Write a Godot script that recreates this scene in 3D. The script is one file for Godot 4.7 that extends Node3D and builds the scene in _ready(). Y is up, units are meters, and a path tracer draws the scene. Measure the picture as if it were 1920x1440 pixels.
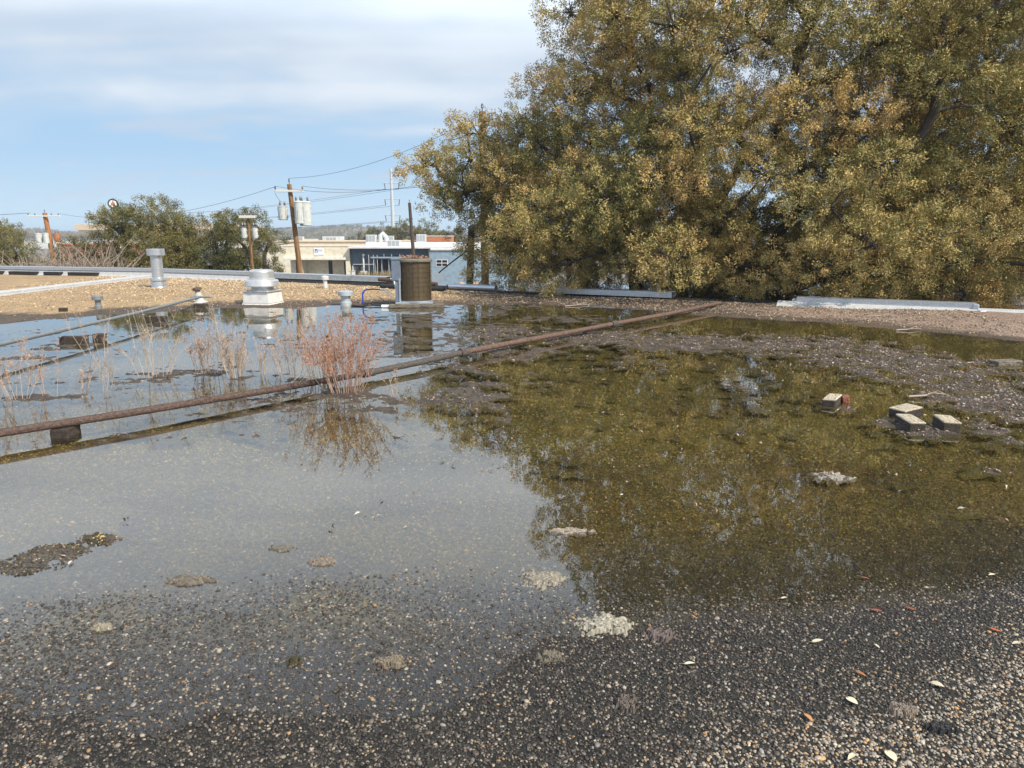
extends Node3D
# A flooded flat roof beside large live oaks, looking over the neighbouring low buildings. Metres, y up, pond surface at y = 0.

const GROUND_Y := -4.5                 # street level below the roof

class MB:                              # collects triangles, given counter-clockwise seen from outside
	var v := PackedVector3Array()
	var n := PackedVector3Array()
	var c := PackedColorArray()
	var uv := PackedVector2Array()
	var ix := PackedInt32Array()
	var col := Color.WHITE
	func vert(p: Vector3, nn: Vector3, t := Vector2.ZERO) -> int:
		v.append(p); n.append(nn); c.append(col); uv.append(t)
		return v.size() - 1
	func poly(pts: Array, inside = null) -> void:           # flat convex polygon
		var nn: Vector3 = (pts[1] - pts[0]).cross(pts[2] - pts[0]).normalized()
		var rev := false
		if inside != null:
			var m := Vector3.ZERO
			for p in pts: m += p
			if nn.dot(m / pts.size() - inside) < 0.0:
				rev = true
				nn = -nn
		var k := v.size()
		for p in pts: vert(p, nn)
		for i in range(1, pts.size() - 1):
			if rev: ix.append_array([k, k + i, k + i + 1])
			else: ix.append_array([k, k + i + 1, k + i])
	func box(at: Vector3, size: Vector3, bev := 0.004, b := Basis()) -> void:
		var h := size / 2.0
		bev = minf(bev, minf(h.x, minf(h.y, h.z)) * 0.9)
		var f := func(sx, sy, sz, ax):
			var p := Vector3(sx * (h.x - (0.0 if ax == 0 else bev)), sy * (h.y - (0.0 if ax == 1 else bev)), sz * (h.z - (0.0 if ax == 2 else bev)))
			return at + b * p
		var s := [-1.0, 1.0]
		for a in s:
			poly([f.call(a, -1, -1, 0), f.call(a, 1, -1, 0), f.call(a, 1, 1, 0), f.call(a, -1, 1, 0)], at)
			poly([f.call(-1, a, -1, 1), f.call(1, a, -1, 1), f.call(1, a, 1, 1), f.call(-1, a, 1, 1)], at)
			poly([f.call(-1, -1, a, 2), f.call(1, -1, a, 2), f.call(1, 1, a, 2), f.call(-1, 1, a, 2)], at)
			if bev > 0.0005:
				for d in s:
					poly([f.call(a, d, -1, 0), f.call(a, d, 1, 0), f.call(a, d, 1, 1), f.call(a, d, -1, 1)], at)
					poly([f.call(a, -1, d, 0), f.call(a, 1, d, 0), f.call(a, 1, d, 2), f.call(a, -1, d, 2)], at)
					poly([f.call(-1, a, d, 1), f.call(1, a, d, 1), f.call(1, a, d, 2), f.call(-1, a, d, 2)], at)
					for e in s: poly([f.call(a, d, e, 0), f.call(a, d, e, 1), f.call(a, d, e, 2)], at)
	func tube(path: Array, radii: Array, sides := 8, caps := true) -> void:
		var t: Vector3 = (path[1] - path[0]).normalized()
		var u := t.cross(Vector3.UP if absf(t.y) < 0.9 else Vector3.RIGHT).normalized()
		var k := v.size()
		var along := 0.0
		for i in path.size():
			if i > 0:
				along += path[i].distance_to(path[i - 1])
				t = (path[mini(i + 1, path.size() - 1)] - path[i - 1]).normalized()
				u = (u - t * u.dot(t)).normalized()
			var w := t.cross(u)
			var r: float = radii[mini(i, radii.size() - 1)]
			for j in sides + 1:
				var a := TAU * j / sides
				var d := u * cos(a) + w * sin(a)
				vert(path[i] + d * r, d, Vector2(float(j) / sides, along))
		for i in path.size() - 1:
			for j in sides:
				var q := k + i * (sides + 1) + j
				ix.append_array([q, q + sides + 1, q + 1, q + 1, q + sides + 1, q + sides + 2])
		if caps:
			for e in [0, path.size() - 1]:
				var d: Vector3 = (path[0] - path[1]).normalized() if e == 0 else (path[e] - path[e - 1]).normalized()
				var m := vert(path[e], d)
				var q: int = k + e * (sides + 1)
				var first := v.size()
				for j in sides + 1: vert(v[q + j], d)
				for j in sides:
					if e == 0: ix.append_array([m, first + j, first + j + 1])
					else: ix.append_array([m, first + j + 1, first + j])
	func lathe(profile: Array, sides := 28, at := Vector3.ZERO, b := Basis()) -> void:   # profile of Vector2(radius, y), bottom to top on the outside
		for i in profile.size() - 1:
			var p: Vector2 = profile[i]
			var q: Vector2 = profile[i + 1]
			if p.distance_to(q) < 0.00001: continue
			var nn := Vector2(q.y - p.y, p.x - q.x).normalized()
			var k := v.size()
			for j in sides + 1:
				var a := TAU * j / sides
				var d := Vector3(cos(a), 0, sin(a))
				var nv := b * (d * nn.x + Vector3(0, nn.y, 0))
				vert(at + b * (d * p.x + Vector3(0, p.y, 0)), nv, Vector2(float(j) / sides, p.y))
				vert(at + b * (d * q.x + Vector3(0, q.y, 0)), nv, Vector2(float(j) / sides, q.y))
			for j in sides:
				var m := k + j * 2
				ix.append_array([m, m + 2, m + 1, m + 1, m + 2, m + 3])
	func prism(outline: Array, y0: float, y1: float) -> void:   # convex outline of Vector2(x, z)
		var m := Vector3.ZERO
		for p in outline: m += Vector3(p.x, (y0 + y1) / 2.0, p.y) / outline.size()
		var top := []
		var low := []
		for i in outline.size():
			var p: Vector2 = outline[i]
			var q: Vector2 = outline[(i + 1) % outline.size()]
			top.append(Vector3(p.x, y1, p.y)); low.append(Vector3(p.x, y0, p.y))
			poly([Vector3(p.x, y0, p.y), Vector3(q.x, y0, q.y), Vector3(q.x, y1, q.y), Vector3(p.x, y1, p.y)], m)
		poly(top, m); poly(low, m)
	func done() -> ArrayMesh:
		var a := []
		a.resize(Mesh.ARRAY_MAX)
		a[Mesh.ARRAY_VERTEX] = v; a[Mesh.ARRAY_NORMAL] = n; a[Mesh.ARRAY_COLOR] = c; a[Mesh.ARRAY_TEX_UV] = uv; a[Mesh.ARRAY_INDEX] = ix
		var m := ArrayMesh.new()
		m.add_surface_from_arrays(Mesh.PRIMITIVE_TRIANGLES, a)
		return m

var rng := RandomNumberGenerator.new()
var names := {}
var nz := FastNoiseLite.new()          # broad relief
var nf := FastNoiseLite.new()          # fine lumps
var nw := FastNoiseLite.new()          # wide colour patches
var M := {}                            # materials

func rr(a: float, b: float) -> float: return rng.randf_range(a, b)

func numbered(called: String) -> String:
	names[called] = names.get(called, -1) + 1
	return called if names[called] == 0 else "%s_%03d" % [called, names[called]]

func tag(o: Node3D, label: String, category: String, group := "", kind := "") -> Node3D:
	o.set_meta("label", label); o.set_meta("category", category)
	if group: o.set_meta("group", group)
	if kind: o.set_meta("kind", kind)
	return o

func thing(called: String, label: String, category: String, at := Vector3.ZERO, turn := 0.0, group := "") -> Node3D:
	var o := Node3D.new()
	o.name = numbered(called); add_child(o, true)
	o.position = at; o.rotation.y = turn
	tag(o, label, category, group)
	return o

func obj(called: String, st, m: Material, parent: Node3D = null) -> MeshInstance3D:
	var o := MeshInstance3D.new()
	o.mesh = st.done() if st is MB else st
	o.material_override = m
	o.name = called if parent else numbered(called)
	(parent if parent else self).add_child(o, true)
	return o

func copies(called: String, mesh: Mesh, m: Material, where: Array, tint: PackedColorArray, parent: Node3D = null) -> MultiMeshInstance3D:
	var mm := MultiMesh.new()
	mm.transform_format = MultiMesh.TRANSFORM_3D
	mm.use_colors = true
	mm.mesh = mesh
	mm.instance_count = where.size()
	for i in where.size():
		mm.set_instance_transform(i, where[i])
		mm.set_instance_color(i, tint[i])
	var o := MultiMeshInstance3D.new()
	o.multimesh = mm
	o.material_override = m
	o.name = called if parent else numbered(called)
	(parent if parent else self).add_child(o, true)
	o.set_meta("kind", "stuff")
	return o

func lin(r: float, g: float, b: float) -> Color: return Color(r, g, b).linear_to_srgb()

func mat(col: Color, rough := 0.8, metal := 0.0) -> StandardMaterial3D:   # a linear base colour
	var m := StandardMaterial3D.new()
	m.albedo_color = col.linear_to_srgb()
	m.roughness = rough
	m.metallic = metal
	return m

func noise(seed_: int, freq: float, kind := FastNoiseLite.TYPE_SIMPLEX_SMOOTH, oct := 5) -> FastNoiseLite:
	var n := FastNoiseLite.new()
	n.seed = seed_; n.frequency = freq; n.noise_type = kind
	n.fractal_type = FastNoiseLite.FRACTAL_FBM if oct > 1 else FastNoiseLite.FRACTAL_NONE
	n.fractal_octaves = oct
	return n

func ramp(stops: Array, steps := false) -> Gradient:                      # [[offset, linear Color], ...]
	var g := Gradient.new()
	var o := PackedFloat32Array()
	var c := PackedColorArray()
	for s in stops:
		o.append(s[0]); c.append(s[1].linear_to_srgb())
	g.offsets = o; g.colors = c
	if steps: g.interpolation_mode = Gradient.GRADIENT_INTERPOLATE_CONSTANT
	return g

func ntex(n: FastNoiseLite, g: Gradient = null, side := 512, bump := 0.0) -> NoiseTexture2D:
	var t := NoiseTexture2D.new()
	t.width = side; t.height = side
	t.seamless = true; t.noise = n
	if g: t.color_ramp = g
	if bump > 0.0:
		t.as_normal_map = true; t.bump_strength = bump
	return t

func tri(m: StandardMaterial3D, tex: Texture2D, scale: float, bump: Texture2D = null, relief := 0.0, stretch := Vector3.ONE) -> StandardMaterial3D:
	m.uv1_triplanar = true
	m.uv1_scale = stretch * scale
	m.albedo_texture = tex
	if bump:
		m.heightmap_enabled = true; m.heightmap_texture = bump; m.heightmap_scale = relief
	return m

# ---------------------------------------------------------------- the lie of the roof
const BANK := [[-30.0, 13.0], [-14.0, 11.6], [-8.76, 9.39], [-7.77, 7.6], [-6.98, 6.83], [-6.2, 5.83], [-5.1, 5.2], [-4.1, 4.56], [-3.0, 3.76], [-1.86, 3.2], [-0.7, 2.7], [0.47, 2.0], [1.6, 1.86], [2.6, 2.15], [4.27, 2.6], [5.2, 2.5], [5.84, 2.7], [6.4, 3.1], [7.35, 3.8], [9.0, 5.2], [15.0, 9.0]]
# sediment: x, z, half width, half depth, crest over the pond floor
const SILT := [[4.66,-8.08,1.12,1.77,0.066],[4.41,-6.37,0.57,1.04,0.07],[4.34,-8.56,1.03,1.29,0.061],[3.94,-9.73,1.46,1.05,0.063],[2.54,-9.94,1.35,0.9,0.068],[1.34,-10.5,1.02,1.11,0.065],[-0.07,-9.23,0.77,0.78,0.06],[-0.25,-11.07,0.91,1.11,0.063],[-0.84,-10.15,0.61,0.62,0.057],[-1.18,-9.19,0.34,0.43,0.051],[-1.66,-10.97,0.33,0.37,0.05],[0.97,-12.91,0.87,0.5,0.061],[0.32,-4.54,0.29,0.21,0.046],[0.13,-4.17,0.2,0.12,0.044],[1.51,-5.25,0.33,0.15,0.044],[0.94,-5.48,0.51,0.19,0.043],[2.03,-4.29,0.14,0.1,0.064],[1.18,-4.43,0.11,0.11,0.042],[0.67,-6.21,0.72,0.29,0.042],[0.2,-6.66,0.62,0.33,0.042],[2.42,-6.45,0.6,0.44,0.042],[2.79,-6.02,0.37,0.23,0.044],[3.13,-5.46,0.3,0.29,0.066],[3.56,-5.46,0.42,0.25,0.066],[3.62,-5.04,0.23,0.17,0.061],[2.83,-5.04,0.2,0.11,0.06],[1.37,-4.17,0.13,0.09,0.041],[2.6,-4.17,0.33,0.12,0.042],[3.1,-4.43,0.24,0.11,0.045],[-3.69,-7.65,0.5,0.27,0.072],[-2.9,-7.37,0.17,0.23,0.07],[-4.48,-6.46,0.37,0.2,0.07],[-4.17,-6.53,0.2,0.14,0.068],[-1.57,-6.72,0.23,0.33,0.078],[-1.3,-6.49,0.3,0.22,0.069],[-2.25,-7.37,0.22,0.23,0.066],[-2.72,-7.56,0.35,0.18,0.057],[-4.43,-7.29,0.22,0.27,0.057],[-4.75,-7.87,0.13,0.16,0.064],[-4.65,-7.14,0.16,0.16,0.063],[-4.89,-7.08,0.16,0.16,0.063],[-5.64,-9.18,0.62,0.34,0.054],[-6.08,-8.69,0.33,0.31,0.068],[-6.2,-9.4,0.42,0.27,0.064],[-6.46,-10.28,0.31,0.27,0.06],[-6.29,-10.68,0.56,0.29,0.058],[-5.05,-9.18,0.28,0.26,0.053],[-4.17,-7.56,0.18,0.15,0.06],[-1.99,-10.17,0.46,0.73,0.051],[-3.17,-13.62,0.61,0.46,0.05],[-2.04,-12.37,0.74,0.62,0.052],[-1.53,-13.64,0.61,0.75,0.056],[-2.31,-3.03,0.16,0.09,0.082],[-2.22,-3.18,0.17,0.08,0.08],[-2.09,-3.34,0.12,0.08,0.072],[-2.08,-3.06,0.11,0.08,0.07],[-1.97,-3.57,0.11,0.08,0.056],[2.48,-3.71,0.35,0.2,0.039],[1.78,-8.06,1.22,0.47,0.041],[-0.36,-5.83,0.41,0.18,0.039],[-6.15,-9.75,0.5,0.2,0.066],[-6.3,-12.2,0.5,0.3,0.062]]

func edge_z(x: float) -> float:        # the far edge of the roof
	return -22.37 + 0.514 * (x + 8.17) if x > -12.0 else -24.34 + 0.26 * (x + 12.0)

func bank_width(x: float) -> float:
	for i in BANK.size() - 1:
		if x < BANK[i + 1][0]: return lerpf(BANK[i][1], BANK[i + 1][1], clampf((x - BANK[i][0]) / (BANK[i + 1][0] - BANK[i][0]), 0, 1))
	return 9.0

func near_rise(x: float, z: float) -> float:   # metres past the near shoreline, towards the viewer
	return z + 2.36 + 0.19 * x

func bed(x: float, z: float) -> float:          # gravel roof surface
	var q := (z - edge_z(x)) * 0.889
	var lump := nz.get_noise_2d(x, z) * 0.012
	var bank := minf(0.1, (bank_width(x) - q) * 0.022) + lump
	var t := near_rise(x, z)
	var flat := lerpf(0.006, 0.03, smoothstep(-0.4, 1.5, x))
	var near := minf(0.06, t * flat if t > -0.7 else -0.7 * flat + (t + 0.7) * 0.03) + lump * lerpf(0.35, 0.7, smoothstep(-0.4, 1.5, x))
	return maxf(-0.055 + lump, maxf(bank, near))

func silt(x: float, z: float) -> float:
	var a := -1.0
	for e in SILT:
		var dx: float = (x - e[0]) / e[2]
		var dz: float = (z - e[1]) / e[3]
		var d := dx * dx + dz * dz
		if d < 2.2: a = maxf(a, e[4] * (1.0 - d * 0.3))
	if z < -5.0 and x > -8.4 and x < 3.0:        # thin flecks of sludge over the whole far pond
		a = maxf(a, (0.034 if x < 0.0 else 0.022) + 0.034 * nw.get_noise_2d(x * 1.1 + 70.0, z * 0.9) + 0.012 * smoothstep(-6.0, 0.0, x))
	if a < 0.0: return -1.0
	a += 0.004 if x > -2.0 and z < -8.2 else 0.0
	var h := -0.06 + a + nf.get_noise_2d(x, z) * 0.034 + nf.get_noise_2d(x * 3.7 + 9.0, z * 3.7) * 0.022 + nf.get_noise_2d(x * 10.0, z * 10.0 + 5.0) * 0.007
	return h if h < 0.0 else 0.016 * (1.0 - exp(-h / 0.016))

func sheet(xs: PackedFloat32Array, zs: PackedFloat32Array, height: Callable, colour: Callable, keep: Callable) -> ArrayMesh:
	var nx := xs.size()
	var v := PackedVector3Array()
	var n := PackedVector3Array()
	var c := PackedColorArray()
	var uv := PackedVector2Array()
	var ix := PackedInt32Array()
	var hs := PackedFloat32Array()
	hs.resize(nx * zs.size())
	for j in zs.size():
		for i in nx: hs[j * nx + i] = height.call(xs[i], zs[j])
	var index := PackedInt32Array()
	index.resize(nx * zs.size())
	index.fill(-1)
	var at := func(i: int, j: int) -> int:
		var k := j * nx + i
		if index[k] < 0:
			index[k] = v.size()
			var i0 := maxi(i - 1, 0); var i1 := mini(i + 1, nx - 1); var j0 := maxi(j - 1, 0); var j1 := mini(j + 1, zs.size() - 1)
			var sx := (hs[j * nx + i1] - hs[j * nx + i0]) / (xs[i1] - xs[i0])
			var sz := (hs[j1 * nx + i] - hs[j0 * nx + i]) / (zs[j1] - zs[j0])
			v.append(Vector3(xs[i], hs[k], zs[j]))
			n.append(Vector3(-sx, 1, -sz).normalized())
			c.append(colour.call(xs[i], zs[j], hs[k]))
			uv.append(Vector2(xs[i], zs[j]))
		return index[k]
	for j in zs.size() - 1:
		for i in nx - 1:
			if not keep.call(xs[i], zs[j], maxf(maxf(hs[j * nx + i], hs[j * nx + i + 1]), maxf(hs[(j + 1) * nx + i], hs[(j + 1) * nx + i + 1]))): continue
			var a: int = at.call(i, j); var b: int = at.call(i + 1, j); var d: int = at.call(i + 1, j + 1); var e: int = at.call(i, j + 1)
			ix.append_array([a, b, d, a, d, e])
	var arr := []
	arr.resize(Mesh.ARRAY_MAX)
	arr[Mesh.ARRAY_VERTEX] = v; arr[Mesh.ARRAY_NORMAL] = n; arr[Mesh.ARRAY_COLOR] = c; arr[Mesh.ARRAY_TEX_UV] = uv; arr[Mesh.ARRAY_INDEX] = ix
	var m := ArrayMesh.new()
	m.add_surface_from_arrays(Mesh.PRIMITIVE_TRIANGLES, arr)
	return m

func steps(a: float, b: float, d: float) -> PackedFloat32Array:
	var o := PackedFloat32Array()
	var k := int(ceil((b - a) / d))
	for i in k + 1: o.append(lerpf(a, b, float(i) / k))
	return o

func bed_colour(x: float, z: float, _h: float) -> Color:
	var q := (z - edge_z(x)) * 0.889
	var w := nw.get_noise_2d(x * 1.3, z * 1.3)
	var w2 := nw.get_noise_2d(x * 5.0 + 40.0, z * 5.0)
	var bw := bank_width(x)
	var into := bw - q                                  # metres up the far bank
	var olive := Color(0.190, 0.152, 0.014) * (1.0 + 0.5 * w + 0.25 * w2)
	var dark := Color(0.026, 0.024, 0.021)
	var tan_ := Color(0.53, 0.395, 0.225) * (1.0 + 0.22 * w + 0.16 * w2)
	var wet := Color(0.13, 0.10, 0.072) * (1.0 + 0.4 * w2)
	var soil := Color(0.105, 0.086, 0.07) * (1.0 + 0.5 * w2 + 0.3 * w)
	var dust := Color(0.38, 0.29, 0.24) * (1.0 + 0.2 * w + 0.1 * w2)
	var c := olive.lerp(dark, smoothstep(-3.6, -2.3, z + 0.16 * x + 0.45 * w))
	if into > -0.6:
		var dry := tan_
		if x > -2.2: dry = tan_.lerp(soil, smoothstep(-2.2, -0.2, x + 1.2 * w2))
		if x > 3.6: dry = soil.lerp(dust, smoothstep(3.9, 5.4, x + 0.9 * w2))
		var rim := 1.15 if x < -2.0 else 0.7
		var t := into + 0.35 * w + 0.3 * w2
		c = c.lerp(wet, smoothstep(-0.5, -0.05, t)).lerp(dry, smoothstep(rim - 0.25, rim + 0.3, t))
	c.a = 1.0
	return c

func silt_colour(x: float, z: float, h: float) -> Color:
	var w := nw.get_noise_2d(x * 6.0, z * 6.0)
	var w2 := nw.get_noise_2d(x * 19.0, z * 19.0 + 30.0)
	var c := Color(0.135, 0.110, 0.090).lerp(Color(0.075, 0.058, 0.045), clampf(0.45 + w * 1.1, 0, 1)) * (1.0 + 0.7 * w2)
	c = c.lerp(Color(0.190, 0.152, 0.014), smoothstep(0.0, -0.006, h + 0.004 * w2))
	if z > -4.0 and x < 0.0: c = Color(0.12, 0.108, 0.09) * (1.0 + 0.6 * w2)
	c.a = 1.0
	return c

# ---------------------------------------------------------------- small shapes
func pebble(seed_: int) -> ArrayMesh:
	rng.seed = seed_
	var s := SphereMesh.new()
	s.radius = 1.0; s.height = 2.0; s.radial_segments = 7; s.rings = 3
	var a := s.get_mesh_arrays()
	var v: PackedVector3Array = a[Mesh.ARRAY_VERTEX]
	var n: PackedVector3Array = a[Mesh.ARRAY_NORMAL]
	var f := noise(seed_, 0.6, FastNoiseLite.TYPE_SIMPLEX_SMOOTH, 1)
	var q := Vector3(rr(0.9, 1.25), rr(0.55, 0.7), rr(0.72, 0.9))
	for i in v.size():
		v[i] = v[i] * (1.0 + 0.22 * f.get_noise_3dv(v[i])) * q
		n[i] = (n[i] / q).normalized()
	a[Mesh.ARRAY_VERTEX] = v; a[Mesh.ARRAY_NORMAL] = n; a[Mesh.ARRAY_TANGENT] = null
	var m := ArrayMesh.new()
	m.add_surface_from_arrays(Mesh.PRIMITIVE_TRIANGLES, a)
	return m

func leaf_into(st: MB, at: Vector3, b: Basis, l: float, w: float, curl := 0.0) -> void:   # along b.z, upper side b.y
	var base := at
	var mid := at + b * Vector3(0, curl * l * 0.25, l * 0.5)
	var tip := at + b * Vector3(0, -curl * l * 0.1, l)
	var s1 := at + b * Vector3(w * 0.5, w * 0.16 + curl * l * 0.2, l * 0.45)
	var s2 := at + b * Vector3(-w * 0.5, w * 0.16 + curl * l * 0.2, l * 0.45)
	if curl == 0.0:
		st.poly([base, tip, s1]); st.poly([base, s2, tip])
	else:
		st.poly([base, mid, s1]); st.poly([mid, tip, s1]); st.poly([base, s2, mid]); st.poly([mid, s2, tip])

func facing(d: Vector3, roll: float) -> Basis:          # z along d
	d = d.normalized()
	var u := Vector3.UP if absf(d.y) < 0.95 else Vector3.RIGHT
	var x := u.cross(d).normalized()
	return Basis(x, d.cross(x), d).rotated(d, roll)

func sprig(seed_: int, leaves: int, l: float, reach: float) -> ArrayMesh:   # a twig end with its leaves
	rng.seed = seed_
	var st := MB.new()
	for i in leaves:
		var t := sqrt((i + 0.5) / leaves)
		var dir := Vector3(rr(-1, 1), rr(-0.5, 1), rr(-1, 1)).normalized()
		var p := Vector3(0, 0, reach * t * 0.9) + Vector3(rr(-1, 1), rr(-1, 1), rr(-1, 1)) * reach * 0.42
		dir = (dir + Vector3(0, 0.1, 0.9)).normalized()
		var tip := rng.randf()
		st.col = Color(0.85, 1.0, 0.9) if tip < 0.5 else (Color(1.15, 1.0, 0.8) if tip < 0.86 else Color(1.7, 1.15, 0.8))
		leaf_into(st, p, facing(dir, rr(0, TAU)), l * rr(0.75, 1.2), l * rr(0.28, 0.37))
	return st.done()

# ---------------------------------------------------------------- trees
func tree(called: String, label: String, group: String, base: Vector3, fork: float, trunk_r: float, lobes: Array, count: int, clump: Vector2, sprigs: Array, per: float, size: float, pal: Array, seed_: int, twigs := 10) -> Node3D:
	rng.seed = seed_
	var t := thing(called, label, "tree", base, 0.0, group)
	var clumps := []
	var total := 0.0
	for e in lobes: total += e[1].x * e[1].y * e[1].z
	for e in lobes:
		var want := int(count * e[1].x * e[1].y * e[1].z / total) if e.size() < 3 else int(e[2])
		var tries := 0
		var got := 0
		while got < want and tries < want * 30:
			tries += 1
			var d := Vector3(rr(-1, 1), rr(-1, 1), rr(-1, 1))
			if d.length() > 1.0 or d.length() < 0.25: continue
			d = d.normalized() * pow(d.length(), 0.45)
			var p: Vector3 = e[0] + d * e[1] - base
			var r := rr(clump.x, clump.y)
			var ok := true
			for c in clumps:
				if c[0].distance_to(p) < (c[1] + r) * 0.8: ok = false
			if not ok: continue
			clumps.append([p, r])
			got += 1
	# limbs grow from the fork to the nearest clump first
	var top := Vector3(rr(-0.2, 0.2), fork, rr(-0.2, 0.2))
	var pos: Array[Vector3] = [Vector3.ZERO, top * 0.35 + Vector3(0.06, 0, 0.04), top * 0.7 - Vector3(0.05, 0, 0.03), top]
	var up := [-1, 0, 1, 2]
	var far := [0.0, 0.35 * fork, 0.7 * fork, fork]
	var paths := []
	clumps.sort_custom(func(a, b): return a[0].distance_to(top) < b[0].distance_to(top))
	for c in clumps:
		var best := 3
		var cost := 1e9
		for k in range(3, pos.size()):
			var w: float = pos[k].distance_to(c[0]) + 0.28 * far[k]
			if pos[k].y > c[0].y + 1.2: w += 2.0
			if w < cost:
				cost = w; best = k
		var a := pos[best]
		var l := a.distance_to(c[0])
		var parts := maxi(2, int(l / 0.7))
		var bow := Vector3(rr(-1, 1), rr(-0.2, 0.9), rr(-1, 1)) * l * 0.14
		var chain := [best]
		for s in range(1, parts + 1):
			var f := float(s) / parts
			var p: Vector3 = a.lerp(c[0], f) + bow * sin(f * PI) + Vector3(rr(-1, 1), rr(-1, 1), rr(-1, 1)) * (0.07 * l if s < parts else 0.0) * 0.6
			up.append(chain[-1]); far.append(far[chain[-1]] + pos[chain[-1]].distance_to(p)); pos.append(p)
			chain.append(pos.size() - 1)
		paths.append(chain)
	var area := PackedFloat32Array()
	area.resize(pos.size())
	for c in paths:
		var k: int = c[-1]
		while k >= 0:
			area[k] += 1.0
			k = up[k]
	var unit := trunk_r / pow(maxf(1, clumps.size()), 0.48)
	var rad := func(k: int) -> float: return maxf(0.018, unit * pow(area[k], 0.48))
	var st := MB.new()
	st.tube([pos[0] - Vector3(0, 0.2, 0), pos[0] + Vector3(0, 0.5, 0), pos[1], pos[2], pos[3]], [trunk_r * 1.5, trunk_r * 1.12, trunk_r, trunk_r * 0.94, trunk_r * 0.9], 12)
	obj("trunk", st, M.bark, t)
	st = MB.new()
	for c in paths:
		var pts := []
		var rs := []
		for k in c:
			pts.append(pos[k]); rs.append(rad.call(k))
		rs[0] = minf(rs[0], rs[1] * 1.25)
		st.tube(pts, rs, 7 if rs[0] > 0.08 else 5, false)
	obj("limbs", st, M.bark, t)
	st = MB.new()
	for c in clumps:
		for k in twigs:
			var d := Vector3(rr(-1, 1), rr(-0.6, 1), rr(-1, 1)).normalized()
			var e: Vector3 = c[0] + d * c[1] * rr(0.7, 1.05)
			st.tube([c[0] - d * 0.1, c[0].lerp(e, 0.5) + Vector3(rr(-1, 1), rr(-1, 1), rr(-1, 1)) * 0.12, e], [0.015, 0.010, 0.004], 3, false)
	obj("twigs", st, M.bark, t).set_meta("kind", "stuff")
	var where := []
	var tint := []
	for s in sprigs:
		where.append([]); tint.append(PackedColorArray())
	for c in clumps:
		var n := int(per * c[1] * c[1])
		var mood := clampf(0.5 + 0.9 * nw.get_noise_3d(c[0].x * 2.2 + base.x, c[0].y * 2.2, c[0].z * 2.2) + rr(-0.25, 0.25), 0, 1)
		for i in n:
			var d := Vector3(rr(-1, 1), rr(-1, 1), rr(-1, 1))
			if d.length() > 1.0 or d.length() < 0.05: continue
			d = d.normalized() * pow(d.length(), 0.78)
			var wob := 1.0 + 0.45 * nz.get_noise_3dv((c[0] + d * 2.0) * 1.1 + base)
			var p: Vector3 = c[0] + d * c[1] * wob * Vector3(1.08, 0.8, 1.08)
			if (base + p).y < 0.12 and (base + p).z > edge_z((base + p).x) - 0.3: continue
			var k := rng.randi() % sprigs.size()
			var b := facing(d + Vector3(rr(-0.6, 0.6), rr(-0.2, 0.7), rr(-0.6, 0.6)), rr(0, TAU)).scaled_local(Vector3.ONE * size * rr(0.75, 1.25))
			where[k].append(Transform3D(b, p))
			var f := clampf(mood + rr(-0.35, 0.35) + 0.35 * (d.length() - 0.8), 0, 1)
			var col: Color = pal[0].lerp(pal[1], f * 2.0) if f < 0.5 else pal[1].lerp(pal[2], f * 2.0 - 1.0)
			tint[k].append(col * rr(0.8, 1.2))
	for k in sprigs.size():
		if where[k].size(): copies("crown", sprigs[k], M.leaf, where[k], tint[k], t)
	return t

func bare_shrub(label: String, group: String, base: Vector3, height: float, spread: float, stems: int, seed_: int) -> void:
	rng.seed = seed_
	var t := thing("bare_shrub", label, "shrub", base, 0.0, group)
	var st := MB.new()
	for i in stems:
		var a := rr(0, TAU)
		var d := Vector3(cos(a), 0, sin(a)) * rr(0.1, spread)
		var h := height * rr(0.55, 1.0)
		var p0 := Vector3(d.x * 0.25, 0, d.z * 0.25)
		var p1 := Vector3(d.x * 0.6, h * 0.55, d.z * 0.6) + Vector3(rr(-1, 1), 0, rr(-1, 1)) * 0.1
		var p2 := Vector3(d.x, h, d.z)
		st.tube([p0, p1, p2], [0.03, 0.02, 0.008], 4, false)
		for k in 8:
			var f := rr(0.35, 0.95)
			var q := p1.lerp(p2, (f - 0.5) * 2.0) if f > 0.5 else p0.lerp(p1, f * 2.0)
			var e := q + Vector3(rr(-1, 1), rr(0.2, 1.2), rr(-1, 1)) * height * 0.2
			st.tube([q, q.lerp(e, 0.5) + Vector3(0, 0.03, 0), e], [0.015, 0.011, 0.007], 3, false)
	obj("branches", st, M.twig, t)

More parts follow.
